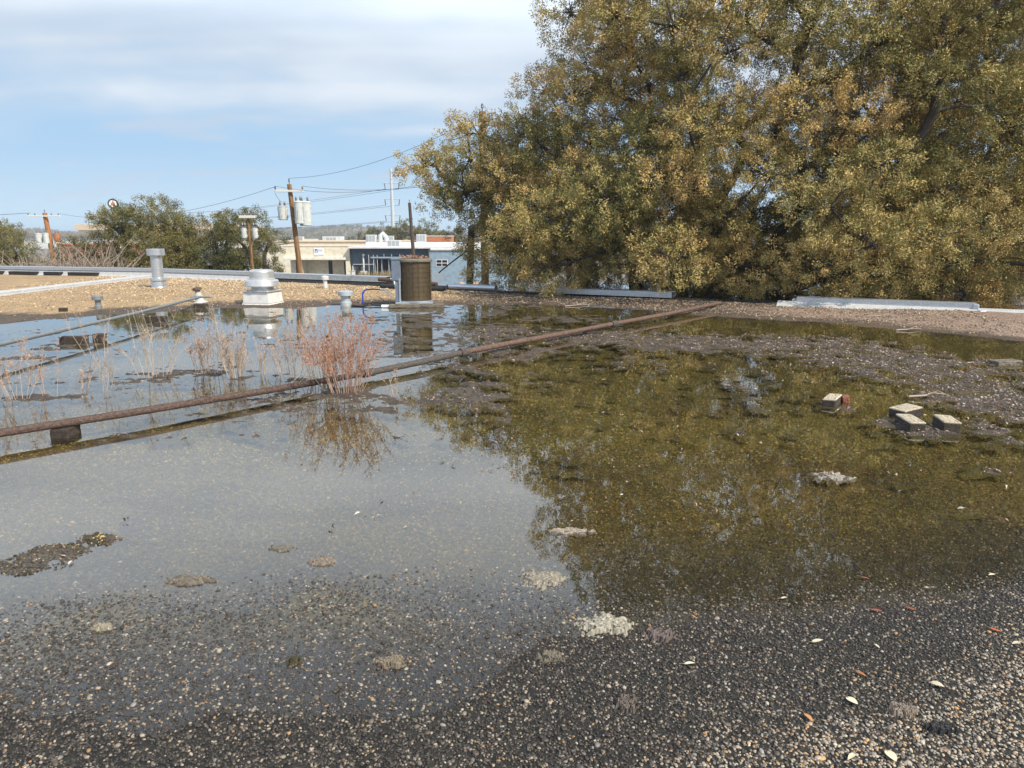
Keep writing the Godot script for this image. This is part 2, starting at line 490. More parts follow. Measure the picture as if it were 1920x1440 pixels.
# a winter weed on the roof: upright stems with side twigs and dry seed husks
func weed(label: String, at: Vector3, height: float, spread: float, stems: int, husks: float, red: float, seed_: int) -> void:
	rng.seed = seed_
	var t := thing("dry_weed", label, "weed", at, 0.0, "dry weeds growing in the pond")
	var st := MB.new()
	var hu := MB.new()
	for i in stems:
		var a := rr(0, TAU)
		var d := Vector3(cos(a), 0, sin(a) * 0.7) * spread * 1.25 * sqrt(rng.randf())
		var h := height * rr(0.5, 1.0)
		var p0 := d * 0.35
		var p1 := d * 0.62 + Vector3(rr(-1, 1) * 0.045, h * 0.5, rr(-1, 1) * 0.03)
		var p2 := d * 1.05 + Vector3(rr(-1, 1) * 0.09, h * (1.0 if rng.randf() < 0.88 else 0.62), rr(-1, 1) * 0.06)
		st.col = Color(0.52, 0.43, 0.33).lerp(Color(0.42, 0.22, 0.15), red * rr(0.5, 1.0)) * rr(0.75, 1.2)
		st.tube([p0 - Vector3(0, 0.03, 0), p1, p2], [0.003, 0.0022, 0.0012], 4, false)
		var spots := []
		for k in int(rr(5, 11)):
			var f := rr(0.25, 0.9)
			var q := p1.lerp(p2, (f - 0.5) * 2.0) if f > 0.5 else p0.lerp(p1, f * 2.0)
			var e := q + Vector3(rr(-1, 1) * 0.07, rr(0.05, 0.16), rr(-1, 1) * 0.07) * height * 1.3
			st.tube([q, q.lerp(e, 0.5) + Vector3(rr(-1, 1), 0, rr(-1, 1)) * 0.008, e], [0.0019, 0.0015, 0.001], 3, false)
			spots.append([q, e])
		spots.append([p1, p2]); spots.append([p1.lerp(p2, 0.4), p2])
		for s in spots:
			for k in int(husks * rr(0.8, 2.2)):
				hu.col = Color(0.50, 0.41, 0.30).lerp(Color(0.42, 0.18, 0.10), clampf(red + rr(-0.35, 0.35), 0, 1)) * rr(0.8, 1.25)
				var q: Vector3 = s[0].lerp(s[1], rng.randf()) + Vector3(rr(-1, 1), rr(-1, 1), rr(-1, 1)) * 0.008
				leaf_into(hu, q, facing(Vector3(rr(-1, 1), rr(-0.3, 1), rr(-1, 1)), rr(0, TAU)), rr(0.008, 0.019), rr(0.005, 0.010))
	obj("stems", st, M.stem, t)
	if hu.v.size(): obj("husks", hu, M.stem, t).set_meta("kind", "stuff")

func make_sky() -> ImageTexture:
	var w := 1536
	var h := 768
	var im := Image.create(w, h, false, Image.FORMAT_RGBF)
	im.fill(Color(0.30, 0.29, 0.27))
	var a := noise(11, 1.0, FastNoiseLite.TYPE_SIMPLEX_SMOOTH, 5)
	var b := noise(23, 1.0, FastNoiseLite.TYPE_SIMPLEX_SMOOTH, 4)
	for j in h / 2:
		var el := (0.5 - (j + 0.5) / h) * PI
		var y := sin(el)
		var e := rad_to_deg(el)
		var base := Color(0.61, 0.78, 0.91).lerp(Color(0.42, 0.63, 0.86), smoothstep(-0.5, 7.0, e)).lerp(Color(0.15, 0.31, 0.66), smoothstep(7.0, 50.0, e))
		for i in w:
			var phi := ((i + 0.5) / w - 0.5) * TAU
			var x := sin(phi) * cos(el)
			var z := -cos(phi) * cos(el)
			# a high sheet of thin cloud, seen flat towards the horizon
			var px := x / (y + 0.12)
			var pz := z / (y + 0.12)
			var n1 := a.get_noise_2d(px * 0.55 + 3.0, pz * 0.9)
			var n2 := 0.5 * b.get_noise_2d(px * 1.5 + pz * 0.5, pz * 1.9 - px * 0.3) + 0.6 * b.get_noise_2d(px * 0.45 + 8.0, pz * 4.2 + px * 0.25)
			var veil := smoothstep(5.5, 12.5, e + 5.0 * n1 + 1.6 * n2) * lerpf(1.0, 0.4, smoothstep(26.0, 44.0, e + 8.0 * n1))  # veil thinned high overhead to cut the fill light
			var wisp := smoothstep(0.08, 0.5, a.get_noise_2d(px * 0.9 + 20.0, pz * 2.4)) * smoothstep(0.5, 3.0, e) * 0.65
			var c := maxf(veil * (0.86 + 0.16 * n2), wisp)
			var bright := Color(0.57, 0.66, 0.78).lerp(Color(0.78, 0.85, 0.93), smoothstep(-0.5, 0.6, n1 * 0.7 + n2 * 0.35 + (e - 12.0) * 0.05))
			bright = bright * lerpf(1.0, 1.7, smoothstep(12.5, 21.0, e)) * lerpf(1.0, 0.62, smoothstep(22.0, 42.0, e))  # band just above the view brightened to lift the water reflection, dimmed higher up
			im.set_pixel(i, j, base.lerp(bright, clampf(c, 0.0, 0.96)))
	return ImageTexture.create_from_image(im)

func make_materials() -> void:
	var white := Image.create(4, 4, false, Image.FORMAT_RGB8)
	white.fill(Color.WHITE)
	var plain := ImageTexture.create_from_image(white)
	var coarse := ntex(noise(31, 0.02), null, 512)
	var fine := ntex(noise(32, 0.07), null, 512)
	var soft := ntex(noise(34, 0.011), ramp([[0.25, Color(0.84, 0.83, 0.81)], [0.55, Color(0.95, 0.95, 0.94)], [0.8, Color(1, 1, 1)]]), 512)
	var mottle := ntex(noise(33, 0.016), ramp([[0.25, Color(0.62, 0.6, 0.56)], [0.5, Color(0.9, 0.89, 0.87)], [0.75, Color(1, 1, 1)]]), 512)
	# gravel: cells of pebbles in bitumen
	var cell := FastNoiseLite.new()
	cell.seed = 8; cell.noise_type = FastNoiseLite.TYPE_CELLULAR; cell.frequency = 0.085; cell.fractal_type = FastNoiseLite.FRACTAL_NONE
	cell.cellular_return_type = FastNoiseLite.RETURN_CELL_VALUE; cell.cellular_jitter = 1.0
	var gap: FastNoiseLite = cell.duplicate()
	gap.cellular_return_type = FastNoiseLite.RETURN_DISTANCE2_SUB
	var stones := ntex(cell, ramp([[0.0, Color(0.28, 0.27, 0.26)], [0.22, Color(0.5, 0.46, 0.42)], [0.42, Color(0.72, 0.68, 0.6)], [0.6, Color(0.92, 0.86, 0.78)], [0.76, Color(1, 0.98, 0.95)], [0.88, Color(0.95, 0.72, 0.5)], [0.95, Color(0.4, 0.36, 0.34)]], true), 1024)
	var gaps := ntex(gap, null, 1024)
	M.gravel = mat(Color(1, 1, 1), 0.82)
	M.gravel.vertex_color_use_as_albedo = true
	M.gravel.albedo_texture = stones
	M.gravel.uv1_scale = Vector3(0.72, 0.72, 1)
	M.gravel.heightmap_enabled = true; M.gravel.heightmap_texture = gaps; M.gravel.heightmap_scale = 0.8
	M.silt = mat(Color(1, 1, 1), 0.7)
	M.silt.vertex_color_use_as_albedo = true
	M.silt.albedo_texture = ntex(noise(41, 0.05), ramp([[0.2, Color(0.4, 0.37, 0.34)], [0.48, Color(0.9, 0.86, 0.82)], [0.62, Color(1.0, 0.97, 0.92)], [0.8, Color(1, 1, 1)]]), 1024)
	M.silt.uv1_scale = Vector3(1.1, 1.1, 1)
	M.silt.heightmap_enabled = true; M.silt.heightmap_texture = ntex(noise(42, 0.06), null, 1024); M.silt.heightmap_scale = 2.5
	M.stone = mat(Color(1, 1, 1), 0.5); M.stone.vertex_color_use_as_albedo = true
	M.litter = mat(Color(1, 1, 1), 0.65); M.litter.vertex_color_use_as_albedo = true
	M.water = mat(Color(0.20, 0.18, 0.07), 0.0)
	M.water.albedo_color.a = 0.02
	M.water.transparency = BaseMaterial3D.TRANSPARENCY_ALPHA
	M.water.metallic_specular = 0.5
	M.water.normal_enabled = true
	M.water.normal_texture = ntex(noise(51, 0.012, FastNoiseLite.TYPE_SIMPLEX_SMOOTH, 3), null, 512, 2.0)
	M.water.normal_scale = 0.035
	M.water.uv1_scale = Vector3(0.8, 0.8, 1)
	M.film = mat(Color(0.11, 0.11, 0.11), 0.0, 1.0)  # thin mirror layer, added to raise the sky reflection of the water
	M.film.albedo_color.a = 0.33
	M.film.transparency = BaseMaterial3D.TRANSPARENCY_ALPHA
	M.film.albedo_texture = plain
	M.film.normal_enabled = true; M.film.normal_texture = M.water.normal_texture; M.film.normal_scale = 0.035; M.film.uv1_scale = Vector3(0.8, 0.8, 1)
	M.leaf = mat(Color(1, 1, 1), 0.42); M.leaf.vertex_color_use_as_albedo = true
	M.leaf.metallic_specular = 0.32; M.leaf.backlight_enabled = true; M.leaf.backlight = Color(0.2, 0.2, 0.1)
	M.bark = tri(mat(Color(0.085, 0.072, 0.06), 0.9), mottle, 1.4, fine, 2.0, Vector3(1, 0.3, 1))
	M.twig = mat(Color(0.36, 0.29, 0.235), 0.85)
	M.stem = mat(Color(1, 1, 1), 0.8); M.stem.vertex_color_use_as_albedo = true
	M.stem.backlight_enabled = true; M.stem.backlight = Color(0.25, 0.2, 0.15)
	M.galv = tri(mat(Color(0.58, 0.62, 0.66), 0.36, 0.7), ntex(noise(61, 0.03, FastNoiseLite.TYPE_CELLULAR, 2), ramp([[0.2, Color(0.78, 0.79, 0.8)], [0.6, Color(0.95, 0.95, 0.96)], [0.9, Color(1, 1, 1)]]), 512), 1.7)
	M.fan_metal = tri(mat(Color(0.60, 0.61, 0.62), 0.36, 0.55), soft, 1.2)
	M.grey_paint = tri(mat(Color(0.40, 0.45, 0.49), 0.45, 0.2), soft, 1.1)
	M.blue_grey = tri(mat(Color(0.15, 0.19, 0.25), 0.5, 0.1), soft, 1.3)
	M.white_coat = tri(mat(Color(0.46, 0.47, 0.475), 0.7), soft, 0.9, fine, 0.8)
	M.white_paint = tri(mat(Color(0.70, 0.69, 0.67), 0.55), soft, 1.0)
	M.tar = tri(mat(Color(0.024, 0.023, 0.023), 0.75), coarse, 0.8, fine, 2.5)
	M.tar.albedo_texture = mottle
	var rust_ramp := ramp([[0.2, Color(0.3, 0.25, 0.22)], [0.42, Color(0.6, 0.5, 0.45)], [0.6, Color(0.85, 0.76, 0.7)], [0.78, Color(1, 0.95, 0.9)]])
	var rust_t := ntex(noise(71, 0.03), rust_ramp, 512)
	M.rust_brown = tri(mat(Color(0.125, 0.09, 0.078), 0.8), rust_t, 2.2, fine, 1.2)
	M.rust_red = tri(mat(Color(0.165, 0.115, 0.095), 0.8), rust_t, 1.6, fine, 0.8)
	M.pipe_dark = tri(mat(Color(0.12, 0.115, 0.11), 0.75), rust_t, 2.4, fine, 1.5)
	M.conduit = tri(mat(Color(0.21, 0.23, 0.24), 0.5, 0.25), soft, 1.5)
	M.wood_dark = tri(mat(Color(0.07, 0.052, 0.04), 0.7), mottle, 3.0, fine, 2.0, Vector3(1, 1, 0.2))
	var grain := ntex(noise(81, 0.02), ramp([[0.2, Color(0.38, 0.34, 0.28)], [0.42, Color(0.8, 0.76, 0.68)], [0.55, Color(1, 0.98, 0.92)], [0.7, Color(0.72, 0.66, 0.56)], [0.85, Color(1, 1, 1)]]), 512)
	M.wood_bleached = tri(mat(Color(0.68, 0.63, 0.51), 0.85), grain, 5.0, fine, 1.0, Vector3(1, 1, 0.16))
	M.wood_grey = tri(mat(Color(0.23, 0.21, 0.18), 0.85), grain, 2.5, fine, 1.5, Vector3(0.2, 1, 1))
	M.pole = tri(mat(Color(0.30, 0.175, 0.085), 0.85), grain, 1.0, fine, 1.0, Vector3(1, 0.12, 1))
	M.pole_orange = tri(mat(Color(0.42, 0.19, 0.07), 0.85), grain, 1.0, null, 0.0, Vector3(1, 0.12, 1))
	M.pole_dark = tri(mat(Color(0.085, 0.065, 0.055), 0.9), grain, 1.0, null, 0.0, Vector3(1, 0.12, 1))
	M.arm = mat(Color(0.62, 0.62, 0.58), 0.75)
	M.can = tri(mat(Color(0.60, 0.63, 0.62), 0.45, 0.1), soft, 0.7)
	M.can_rust = tri(mat(Color(0.55, 0.25, 0.12), 0.7), rust_t, 1.2)
	M.ceramic = mat(Color(0.10, 0.11, 0.13), 0.3)
	M.wire = mat(Color(0.035, 0.036, 0.04), 0.6)
	M.steel_pole = mat(Color(0.55, 0.58, 0.60), 0.5, 0.3)
	M.coil = tri(mat(Color(0.15, 0.115, 0.068), 0.55, 0.35), ntex(noise(91, 0.05, FastNoiseLite.TYPE_SIMPLEX_SMOOTH, 3), ramp([[0.25, Color(0.78, 0.76, 0.72)], [0.55, Color(0.95, 0.93, 0.9)], [0.8, Color(1, 1, 1)]]), 512), 2.0, fine, 0.3, Vector3(1, 0.12, 1))
	M.guard = mat(Color(0.10, 0.08, 0.055), 0.6, 0.3)
	M.blue_plastic = mat(Color(0.03, 0.07, 0.46), 0.4)
	M.white_plastic = mat(Color(0.80, 0.80, 0.78), 0.4)
	M.black_rubber = mat(Color(0.02, 0.02, 0.02), 0.6)
	M.brick_red = tri(mat(Color(0.34, 0.13, 0.085), 0.9), mottle, 2.0, fine, 1.0)
	# the buildings across the street
	var plaster := ntex(noise(101, 0.01), ramp([[0.2, Color(0.84, 0.82, 0.78)], [0.5, Color(0.95, 0.95, 0.93)], [0.8, Color(1, 1, 1)]]), 512)
	M.cream = tri(mat(Color(0.70, 0.65, 0.53), 0.85), plaster, 0.25)
	M.cream_light = tri(mat(Color(0.76, 0.73, 0.64), 0.8), plaster, 0.25)
	M.blue_wall = tri(mat(Color(0.10, 0.135, 0.18), 0.8), plaster, 0.3)
	M.blue_wall_light = tri(mat(Color(0.24, 0.33, 0.42), 0.8), plaster, 0.3)
	M.roof_white = tri(mat(Color(0.66, 0.67, 0.69), 0.8), plaster, 0.12)
	M.roof_tan = tri(mat(Color(0.62, 0.50, 0.36), 0.9), plaster, 0.12)
	M.orange_brick = tri(mat(Color(0.55, 0.20, 0.10), 0.9), plaster, 0.4)
	M.pink_brick = tri(mat(Color(0.42, 0.20, 0.155), 0.9), plaster, 0.3)
	M.glass_dark = mat(Color(0.015, 0.02, 0.028), 0.12)
	M.frame_grey = mat(Color(0.34, 0.36, 0.38), 0.5, 0.2)
	M.frame_dark = mat(Color(0.05, 0.05, 0.055), 0.5, 0.2)
	M.sign_white = mat(Color(0.82, 0.82, 0.84), 0.5)
	M.sign_blue = mat(Color(0.05, 0.12, 0.30), 0.5)
	M.sign_grey = mat(Color(0.42, 0.44, 0.58), 0.5)
	M.sign_red = mat(Color(0.70, 0.20, 0.14), 0.5)
	M.sandstone = tri(mat(Color(0.62, 0.40, 0.22), 0.9), mottle, 1.0)
	M.concrete = tri(mat(Color(0.62, 0.57, 0.50), 0.9), plaster, 0.2)
	M.asphalt = tri(mat(Color(0.20, 0.185, 0.16), 0.9), plaster, 0.05)
	M.hill = tri(mat(Color(0.26, 0.22, 0.17), 1.0), mottle, 0.01)
	M.wall_below = tri(mat(Color(0.36, 0.27, 0.21), 0.9), plaster, 0.3)

func on_bed(x: float, z: float) -> Vector3: return Vector3(x, bed(x, z), z)

func _ready() -> void:
	# ------------------------------------------------------------ camera, sky, sun, exposure
	var cam := Camera3D.new()
	cam.name = "camera"
	cam.fov = 56.8
	cam.near = 0.05; cam.far = 4000.0
	cam.position = Vector3(0, 1.5, 0)
	cam.rotation_degrees = Vector3(-11.87, 0, 0)
	add_child(cam)
	var env := Environment.new()
	env.background_mode = Environment.BG_SKY
	var sky := Sky.new()
	var pano := PanoramaSkyMaterial.new()
	pano.panorama = make_sky()
	sky.sky_material = pano
	env.sky = sky
	env.background_energy_multiplier = 0.88
	env.tonemap_mode = Environment.TONE_MAPPER_LINEAR
	env.tonemap_exposure = 1.2
	env.fog_enabled = true; env.fog_density = 0.0004; env.fog_light_color = Color(0.80, 0.87, 0.95)
	env.sdfgi_enabled = true; env.ssao_enabled = true; env.ssil_enabled = true
	var we := WorldEnvironment.new()
	we.name = "world_environment"
	we.environment = env
	add_child(we)
	var sun := DirectionalLight3D.new()
	sun.name = "sun"
	sun.light_energy = 1.6
	sun.light_color = Color(1.0, 0.955, 0.88)
	sun.light_angular_distance = 0.6
	sun.shadow_enabled = true
	add_child(sun)
	sun.look_at_from_position(Vector3(0.548, 0.719, 0.428) * 50.0, Vector3.ZERO)

	nz.seed = 3; nz.frequency = 0.55; nz.fractal_octaves = 4
	nf.seed = 9; nf.frequency = 2.6; nf.fractal_octaves = 4
	nw.seed = 15; nw.frequency = 0.5; nw.fractal_octaves = 4
	make_materials()
	build_setting()
	build_trees()
	build_roof_edge()
	build_roof_things()
	build_background()
	build_litter()

func build_setting() -> void:
	var st := MB.new()
	st.prism([Vector2(-2500, -2600), Vector2(2500, -2600), Vector2(2500, 900), Vector2(-2500, 900)], GROUND_Y - 0.5, GROUND_Y)
	tag(obj("ground", st, M.asphalt), "pale dusty street and yard ground below the roof", "ground", "", "structure")
	# the building under the roof
	st = MB.new()
	st.prism([Vector2(-30, 6), Vector2(14.6, 6), Vector2(14.6, edge_z(14.6)), Vector2(-12, edge_z(-12)), Vector2(-30, edge_z(-30))], GROUND_Y, -0.12)
	tag(obj("building_base", st, M.wall_below), "brown walls of the building under the flat roof", "building", "", "structure")
	# roof surface: one sheet, finer towards the viewer
	var xs := PackedFloat32Array()
	xs.append_array(steps(-30.0, -10.0, 0.5)); xs.append_array(steps(-10.0, -3.6, 0.09).slice(1)); xs.append_array(steps(-3.6, 4.4, 0.04).slice(1)); xs.append_array(steps(4.4, 10.0, 0.09).slice(1)); xs.append_array(steps(10.0, 14.6, 0.4).slice(1))
	var zs := PackedFloat32Array()
	zs.append_array(steps(-29.5, -17.0, 0.25)); zs.append_array(steps(-17.0, -9.0, 0.12).slice(1)); zs.append_array(steps(-9.0, -4.6, 0.09).slice(1)); zs.append_array(steps(-4.6, -1.2, 0.04).slice(1)); zs.append_array(steps(-1.2, 6.0, 0.3).slice(1))
	var inside := func(x, z, _h): return z > edge_z(x + 0.1) - 0.3
	tag(obj("flat_roof", sheet(xs, zs, bed, bed_colour, inside), M.gravel), "flat gravel roof with ponded water, dry and tan at its far left", "roof", "", "structure")
	# sediment
	xs = PackedFloat32Array(); zs = PackedFloat32Array()
	xs.append_array(steps(-8.4, 6.2, 0.036))
	zs.append_array(steps(-16.0, -2.8, 0.036))
	var above := func(x, z, h): return h > -0.005 and h > bed(x, z) - 0.004
	tag(obj("mud", sheet(xs, zs, silt, silt_colour, above), M.silt), "dark brown sediment islands standing out of the ponded water", "mud", "", "structure")
	st = MB.new()
	var k := 0
	for p in [Vector3(-16, 0, 0.5), Vector3(13, 0, 0.5), Vector3(13, 0, -22), Vector3(-16, 0, -22)]:
		st.vert(p, Vector3.UP, Vector2(p.x, p.z))
	st.ix.append_array([0, 2, 1, 0, 3, 2])
	tag(obj("water", st, M.water), "shallow rainwater ponding on the roof, mirroring sky and trees", "water", "", "structure")
	st = MB.new()  # second reflecting sheet just below the surface, added for a brighter mirror
	for p in [Vector3(-16, -0.002, 0.5), Vector3(13, -0.002, 0.5), Vector3(13, -0.002, -22), Vector3(-16, -0.002, -22)]:
		st.vert(p, Vector3.UP, Vector2(p.x, p.z))
	st.ix.append_array([0, 2, 1, 0, 3, 2])
	tag(obj("added_film", st, M.film), "thin shiny film added to strengthen the reflection of the ponded water", "water", "", "structure")
	# loose gravel
	var shapes := [pebble(1), pebble(2), pebble(3), pebble(4)]
	var where := [[], [], [], []]
	var tint := [PackedColorArray(), PackedColorArray(), PackedColorArray(), PackedColorArray()]
	rng.seed = 77
	var put := func(x: float, z: float, r: float, c: Color):
		var kk := rng.randi() % 4
		var b := Basis.from_euler(Vector3(rr(-0.4, 0.4), rr(0, TAU), rr(-0.4, 0.4))).scaled(Vector3.ONE * r)
		where[kk].append(Transform3D(b, Vector3(x, (maxf(bed(x, z), silt(x, z)) if x < -1.6 and z < -2.8 and z > -3.8 else bed(x, z)) + r * rr(-0.05, 0.35), z)))
		tint[kk].append(c)
	for i in 190000:
		var z := -1.15 - 3.9 * pow(rng.randf(), 1.25)
		var half := 0.82 * absf(z) + 0.75
		var x := rr(-half, half)
		var w := nw.get_noise_2d(x * 1.6, z * 1.6)
		var dry := smoothstep(0.38, 1.0, near_rise(x, z) + 0.25 * (x - 0.9) + 0.35 * w + 0.3 * nw.get_noise_2d(x * 7.0, z * 7.0))
		var light := rng.randf()
		var c := Color(0.034, 0.028, 0.022).lerp(Color(0.13, 0.112, 0.09), dry * rng.randf())
		var share := lerpf(0.115, 0.5, dry)
		if light < share:
			var f := rng.randf()
			c = Color(0.36, 0.30, 0.22) if f < 0.55 else (Color(0.36, 0.22, 0.10) if f < 0.7 else (Color(0.42, 0.38, 0.31) if f < 0.8 else Color(0.24, 0.22, 0.19)))
			c = c * lerpf(0.75, 1.0, dry)
		elif light < share + lerpf(0.22, 0.4, dry): c = Color(0.10, 0.082, 0.062) * rr(0.5, 1.5)
		c = c * Color(1, 1, 1).lerp(Color(1.7, 1.35, 0.42), smoothstep(-2.9, -3.7, z + 0.05 * x + 0.5 * w))
		put.call(x, z, (rr(0.003, 0.0065) if rng.randf() < 0.98 else rr(0.0075, 0.011)), c * rr(0.75, 1.25))
	for i in 16000:
		var z := rr(-8.5, -4.7)
		var half := 0.8 * absf(z)
		var x := rr(-half, half)
		put.call(x, z, rr(0.006, 0.011), Color(0.40, 0.30, 0.06) * rr(0.2, 1.3))
	for i in 16000:          # coarser stones on the dry bank
		var x := rr(-14.0, 8.5)
		var z := edge_z(x) + 0.2 + rr(0.0, 11.0) * rng.randf()
		var into := bank_width(x) - (z - edge_z(x)) * 0.889
		if into < 0.3: continue
		var c := Color(0.62, 0.48, 0.30) if rng.randf() < 0.5 else (Color(0.30, 0.22, 0.14) if rng.randf() < 0.6 else Color(0.16, 0.12, 0.09))
		if into < 1.3 or x > -1.0: c = c * 0.55
		put.call(x, z, rr(0.010, 0.022), c * rr(0.7, 1.2))
	for kk in 4: tag(copies("gravel", shapes[kk], M.stone, where[kk], tint[kk]), "loose dark and beige pebbles bedded on the roof in the foreground", "gravel", "pebbles of the roof")
	# the hills on the skyline
	var far := noise(19, 0.004)
	var hx := steps(-1500.0, 1500.0, 14.0)
	var hz := steps(-1500.0, -560.0, 30.0)
	var rise := func(x, z): return GROUND_Y + smoothstep(-560.0, -900.0, z) * (7.0 + 9.0 * far.get_noise_2d(x, z) + 6.0 * exp(-pow((x + 190.0) / 90.0, 2.0)) + 3.0 * far.get_noise_2d(x * 8.0, z * 8.0))
	tag(obj("hills", sheet(hx, hz, rise, func(_x, _z, _h): return Color.WHITE, func(_x, _z, _h): return true), M.hill), "low wooded hills along the skyline", "hills", "", "structure")

func build_trees() -> void:
	var oak := [sprig(201, 58, 0.066, 0.2), sprig(202, 64, 0.062, 0.22), sprig(203, 54, 0.070, 0.19), sprig(204, 68, 0.060, 0.24)]
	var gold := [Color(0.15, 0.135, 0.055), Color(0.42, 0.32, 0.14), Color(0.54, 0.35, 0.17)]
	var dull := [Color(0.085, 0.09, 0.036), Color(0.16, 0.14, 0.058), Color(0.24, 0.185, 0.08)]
	var g := "evergreen oaks standing beside the roof"
	tree("oak_tree", "huge spreading oak with golden brown leaf tips overhanging the roof edge", g, Vector3(6.2, GROUND_Y, -18.6), 4.2, 0.36, [
		[Vector3(8.4, 4.9, -19.3), Vector3(7.4, 6.1, 4.3), 230],
		[Vector3(6.6, 3.4, -21.6), Vector3(3.2, 2.4, 1.2), 26],
		[Vector3(7.6, 1.9, -15.4), Vector3(1.9, 1.35, 1.1), 34],
		[Vector3(3.7, 1.9, -16.5), Vector3(1.8, 1.35, 1.1), 30],
		[Vector3(1.5, 1.7, -17.8), Vector3(1.5, 1.2, 1.1), 20],
		[Vector3(0.9, 3.0, -19.2), Vector3(1.3, 1.3, 1.2), 22],
		[Vector3(1.9, 5.2, -19.2), Vector3(1.2, 1.1, 1.2), 14],
		[Vector3(1.3, 5.5, -19.3), Vector3(0.8, 1.1, 0.8), 9],
		[Vector3(0.75, 4.2, -19.4), Vector3(0.8, 0.8, 0.8), 11],
		[Vector3(-0.3, 0.8, -20.5), Vector3(0.6, 0.45, 0.6), 7],
		[Vector3(10.6, 1.2, -16.1), Vector3(1.6, 1.1, 1.1), 20],
	], 0, Vector2(0.6, 1.05), oak, 320.0, 1.0, gold, 301)
	tree("oak_tree", "thin trunked oak with low hanging crown left of the huge spreading oak", g, Vector3(-1.5, GROUND_Y, -25.0), 6.2, 0.13, [
		[Vector3(-1.1, 3.2, -20.2), Vector3(1.5, 1.15, 1.2), 26],
		[Vector3(-0.9, 2.1, -20.6), Vector3(1.0, 0.7, 0.8), 9],
		[Vector3(-0.3, 1.4, -20.3), Vector3(0.8, 0.5, 0.6), 8],
		[Vector3(1.4, 2.6, -23.0), Vector3(2.4, 2.3, 1.8), 44],
	], 0, Vector2(0.55, 0.85), oak, 320.0, 1.0, gold, 302)
	tree("oak_tree", "oak cut off by the right edge, standing behind the white parapet", g, Vector3(13.2, GROUND_Y, -22.4), 4.6, 0.36, [
		[Vector3(14.5, 3.6, -22.0), Vector3(5.2, 5.7, 3.4), 100],
	], 0, Vector2(0.65, 1.0), oak, 280.0, 1.05, gold, 303)
	tree("oak_tree", "low oak crown filling the gap under the huge spreading oak", g, Vector3(4.0, GROUND_Y, -23.5), 3.4, 0.25, [
		[Vector3(4.5, 0.9, -22.6), Vector3(4.8, 1.7, 1.5), 54],
	], 0, Vector2(0.65, 0.95), oak, 280.0, 1.05, gold, 304)
	var g2 := "bushy evergreen trees beyond the far parapet"
	tree("bushy_tree", "broad bushy evergreen tree behind the tall galvanized vent", g2, Vector3(-16.6, GROUND_Y, -33.0), 3.6, 0.25, [
		[Vector3(-16.6, 1.3, -33.0), Vector3(2.2, 1.35, 1.6), 30],
		[Vector3(-18.6, 0.4, -32.4), Vector3(1.1, 0.8, 0.9), 11],
		[Vector3(-16.4, 0.2, -32.0), Vector3(1.8, 0.7, 0.8), 14],
	], 0, Vector2(0.6, 0.95), oak, 300.0, 1.25, dull, 305, 6)
	tree("bushy_tree", "rounded evergreen tree left of the cream building, behind the pair of white transformers", g2, Vector3(-12.6, GROUND_Y, -33.4), 3.4, 0.22, [
		[Vector3(-12.6, 0.9, -33.4), Vector3(1.6, 1.35, 1.3), 30],
		[Vector3(-14.7, 0.5, -33.0), Vector3(1.1, 0.9, 1.0), 14],
	], 0, Vector2(0.6, 0.9), oak, 300.0, 1.25, dull, 306, 6)
	tree("bushy_tree", "evergreen tree cut off by the left edge of the view", g2, Vector3(-28.0, GROUND_Y, -40.0), 3.2, 0.24, [
		[Vector3(-28.3, 0.4, -40.0), Vector3(1.2, 1.1, 1.2), 14],
		[Vector3(-31.5, 1.2, -41.0), Vector3(2.6, 2.0, 2.0), 26],
		[Vector3(-27.0, -0.8, -40.0), Vector3(0.8, 0.7, 0.9), 8],
	], 0, Vector2(0.7, 1.0), oak, 240.0, 1.4, dull, 307, 6)
	var bs := "leafless shrubs behind the left parapet"
	var n := 0
	for x in [-21.6, -20.7, -19.8, -18.9, -18.0, -17.1, -16.2]:
		var where: String = ["leftmost of the row", "behind the left parapet, second from the left", "in front of the pink brick building", "in the middle of the row", "left of the broad bushy tree", "under the broad bushy tree", "nearest the tall galvanized vent"][n]
		bare_shrub("grey leafless shrub, " + where, bs, Vector3(x, GROUND_Y, -29.6 - 0.4 * (n % 2)), rr(4.7, 5.3), 1.0, 100, 400 + n)
		n += 1
	# woods on the skyline, and a row of trees behind the buildings
	rng.seed = 55
	var blob := sprig(260, 60, 0.3, 0.75)
	var far := noise(19, 0.004)
	var where := []
	var tint := PackedColorArray()
	for i in 9000:
		var z := rr(-1000.0, -600.0)
		var x := rr(-0.85, 0.2) * absf(z)
		var y := GROUND_Y + smoothstep(-560.0, -900.0, z) * (7.0 + 9.0 * far.get_noise_2d(x, z) + 6.0 * exp(-pow((x + 190.0) / 90.0, 2.0)))
		where.append(Transform3D(Basis.from_euler(Vector3(-1.57, rr(0, TAU), 0)).scaled(Vector3.ONE * rr(2.0, 4.5)), Vector3(x, y - 0.5, z)))
		tint.append(Color(0.30, 0.245, 0.21).lerp(Color(0.19, 0.175, 0.13), rng.randf()) * rr(0.7, 1.2))
	tag(copies("woods", blob, M.leaf, where, tint), "far brown and grey woods covering the skyline hills", "woods")
	var fr := "trees behind the neighbouring roofs"
	var k := 0
	for p in [[-28.5, 1.6, 3.0], [-25.0, 2.6, 3.4], [-21.0, 3.4, 3.6], [-17.0, 2.9, 3.4], [-13.0, 2.2, 3.0]]:
		tree("distant_tree", "olive tree in the row behind the flat roofs, " + ["leftmost of five", "second of five", "tallest, just right of the steel mast", "fourth of five", "rightmost, beside the big oak crown"][k], fr, Vector3(p[0], GROUND_Y, -140.0), 3.0, 0.2, [
			[Vector3(p[0], p[1] - 2.2, -140.0), Vector3(p[2], 2.4, 2.5), 14]], 0, Vector2(0.9, 1.4), [blob], 14.0, 1.0, dull, 500 + k, 3)
		k += 1

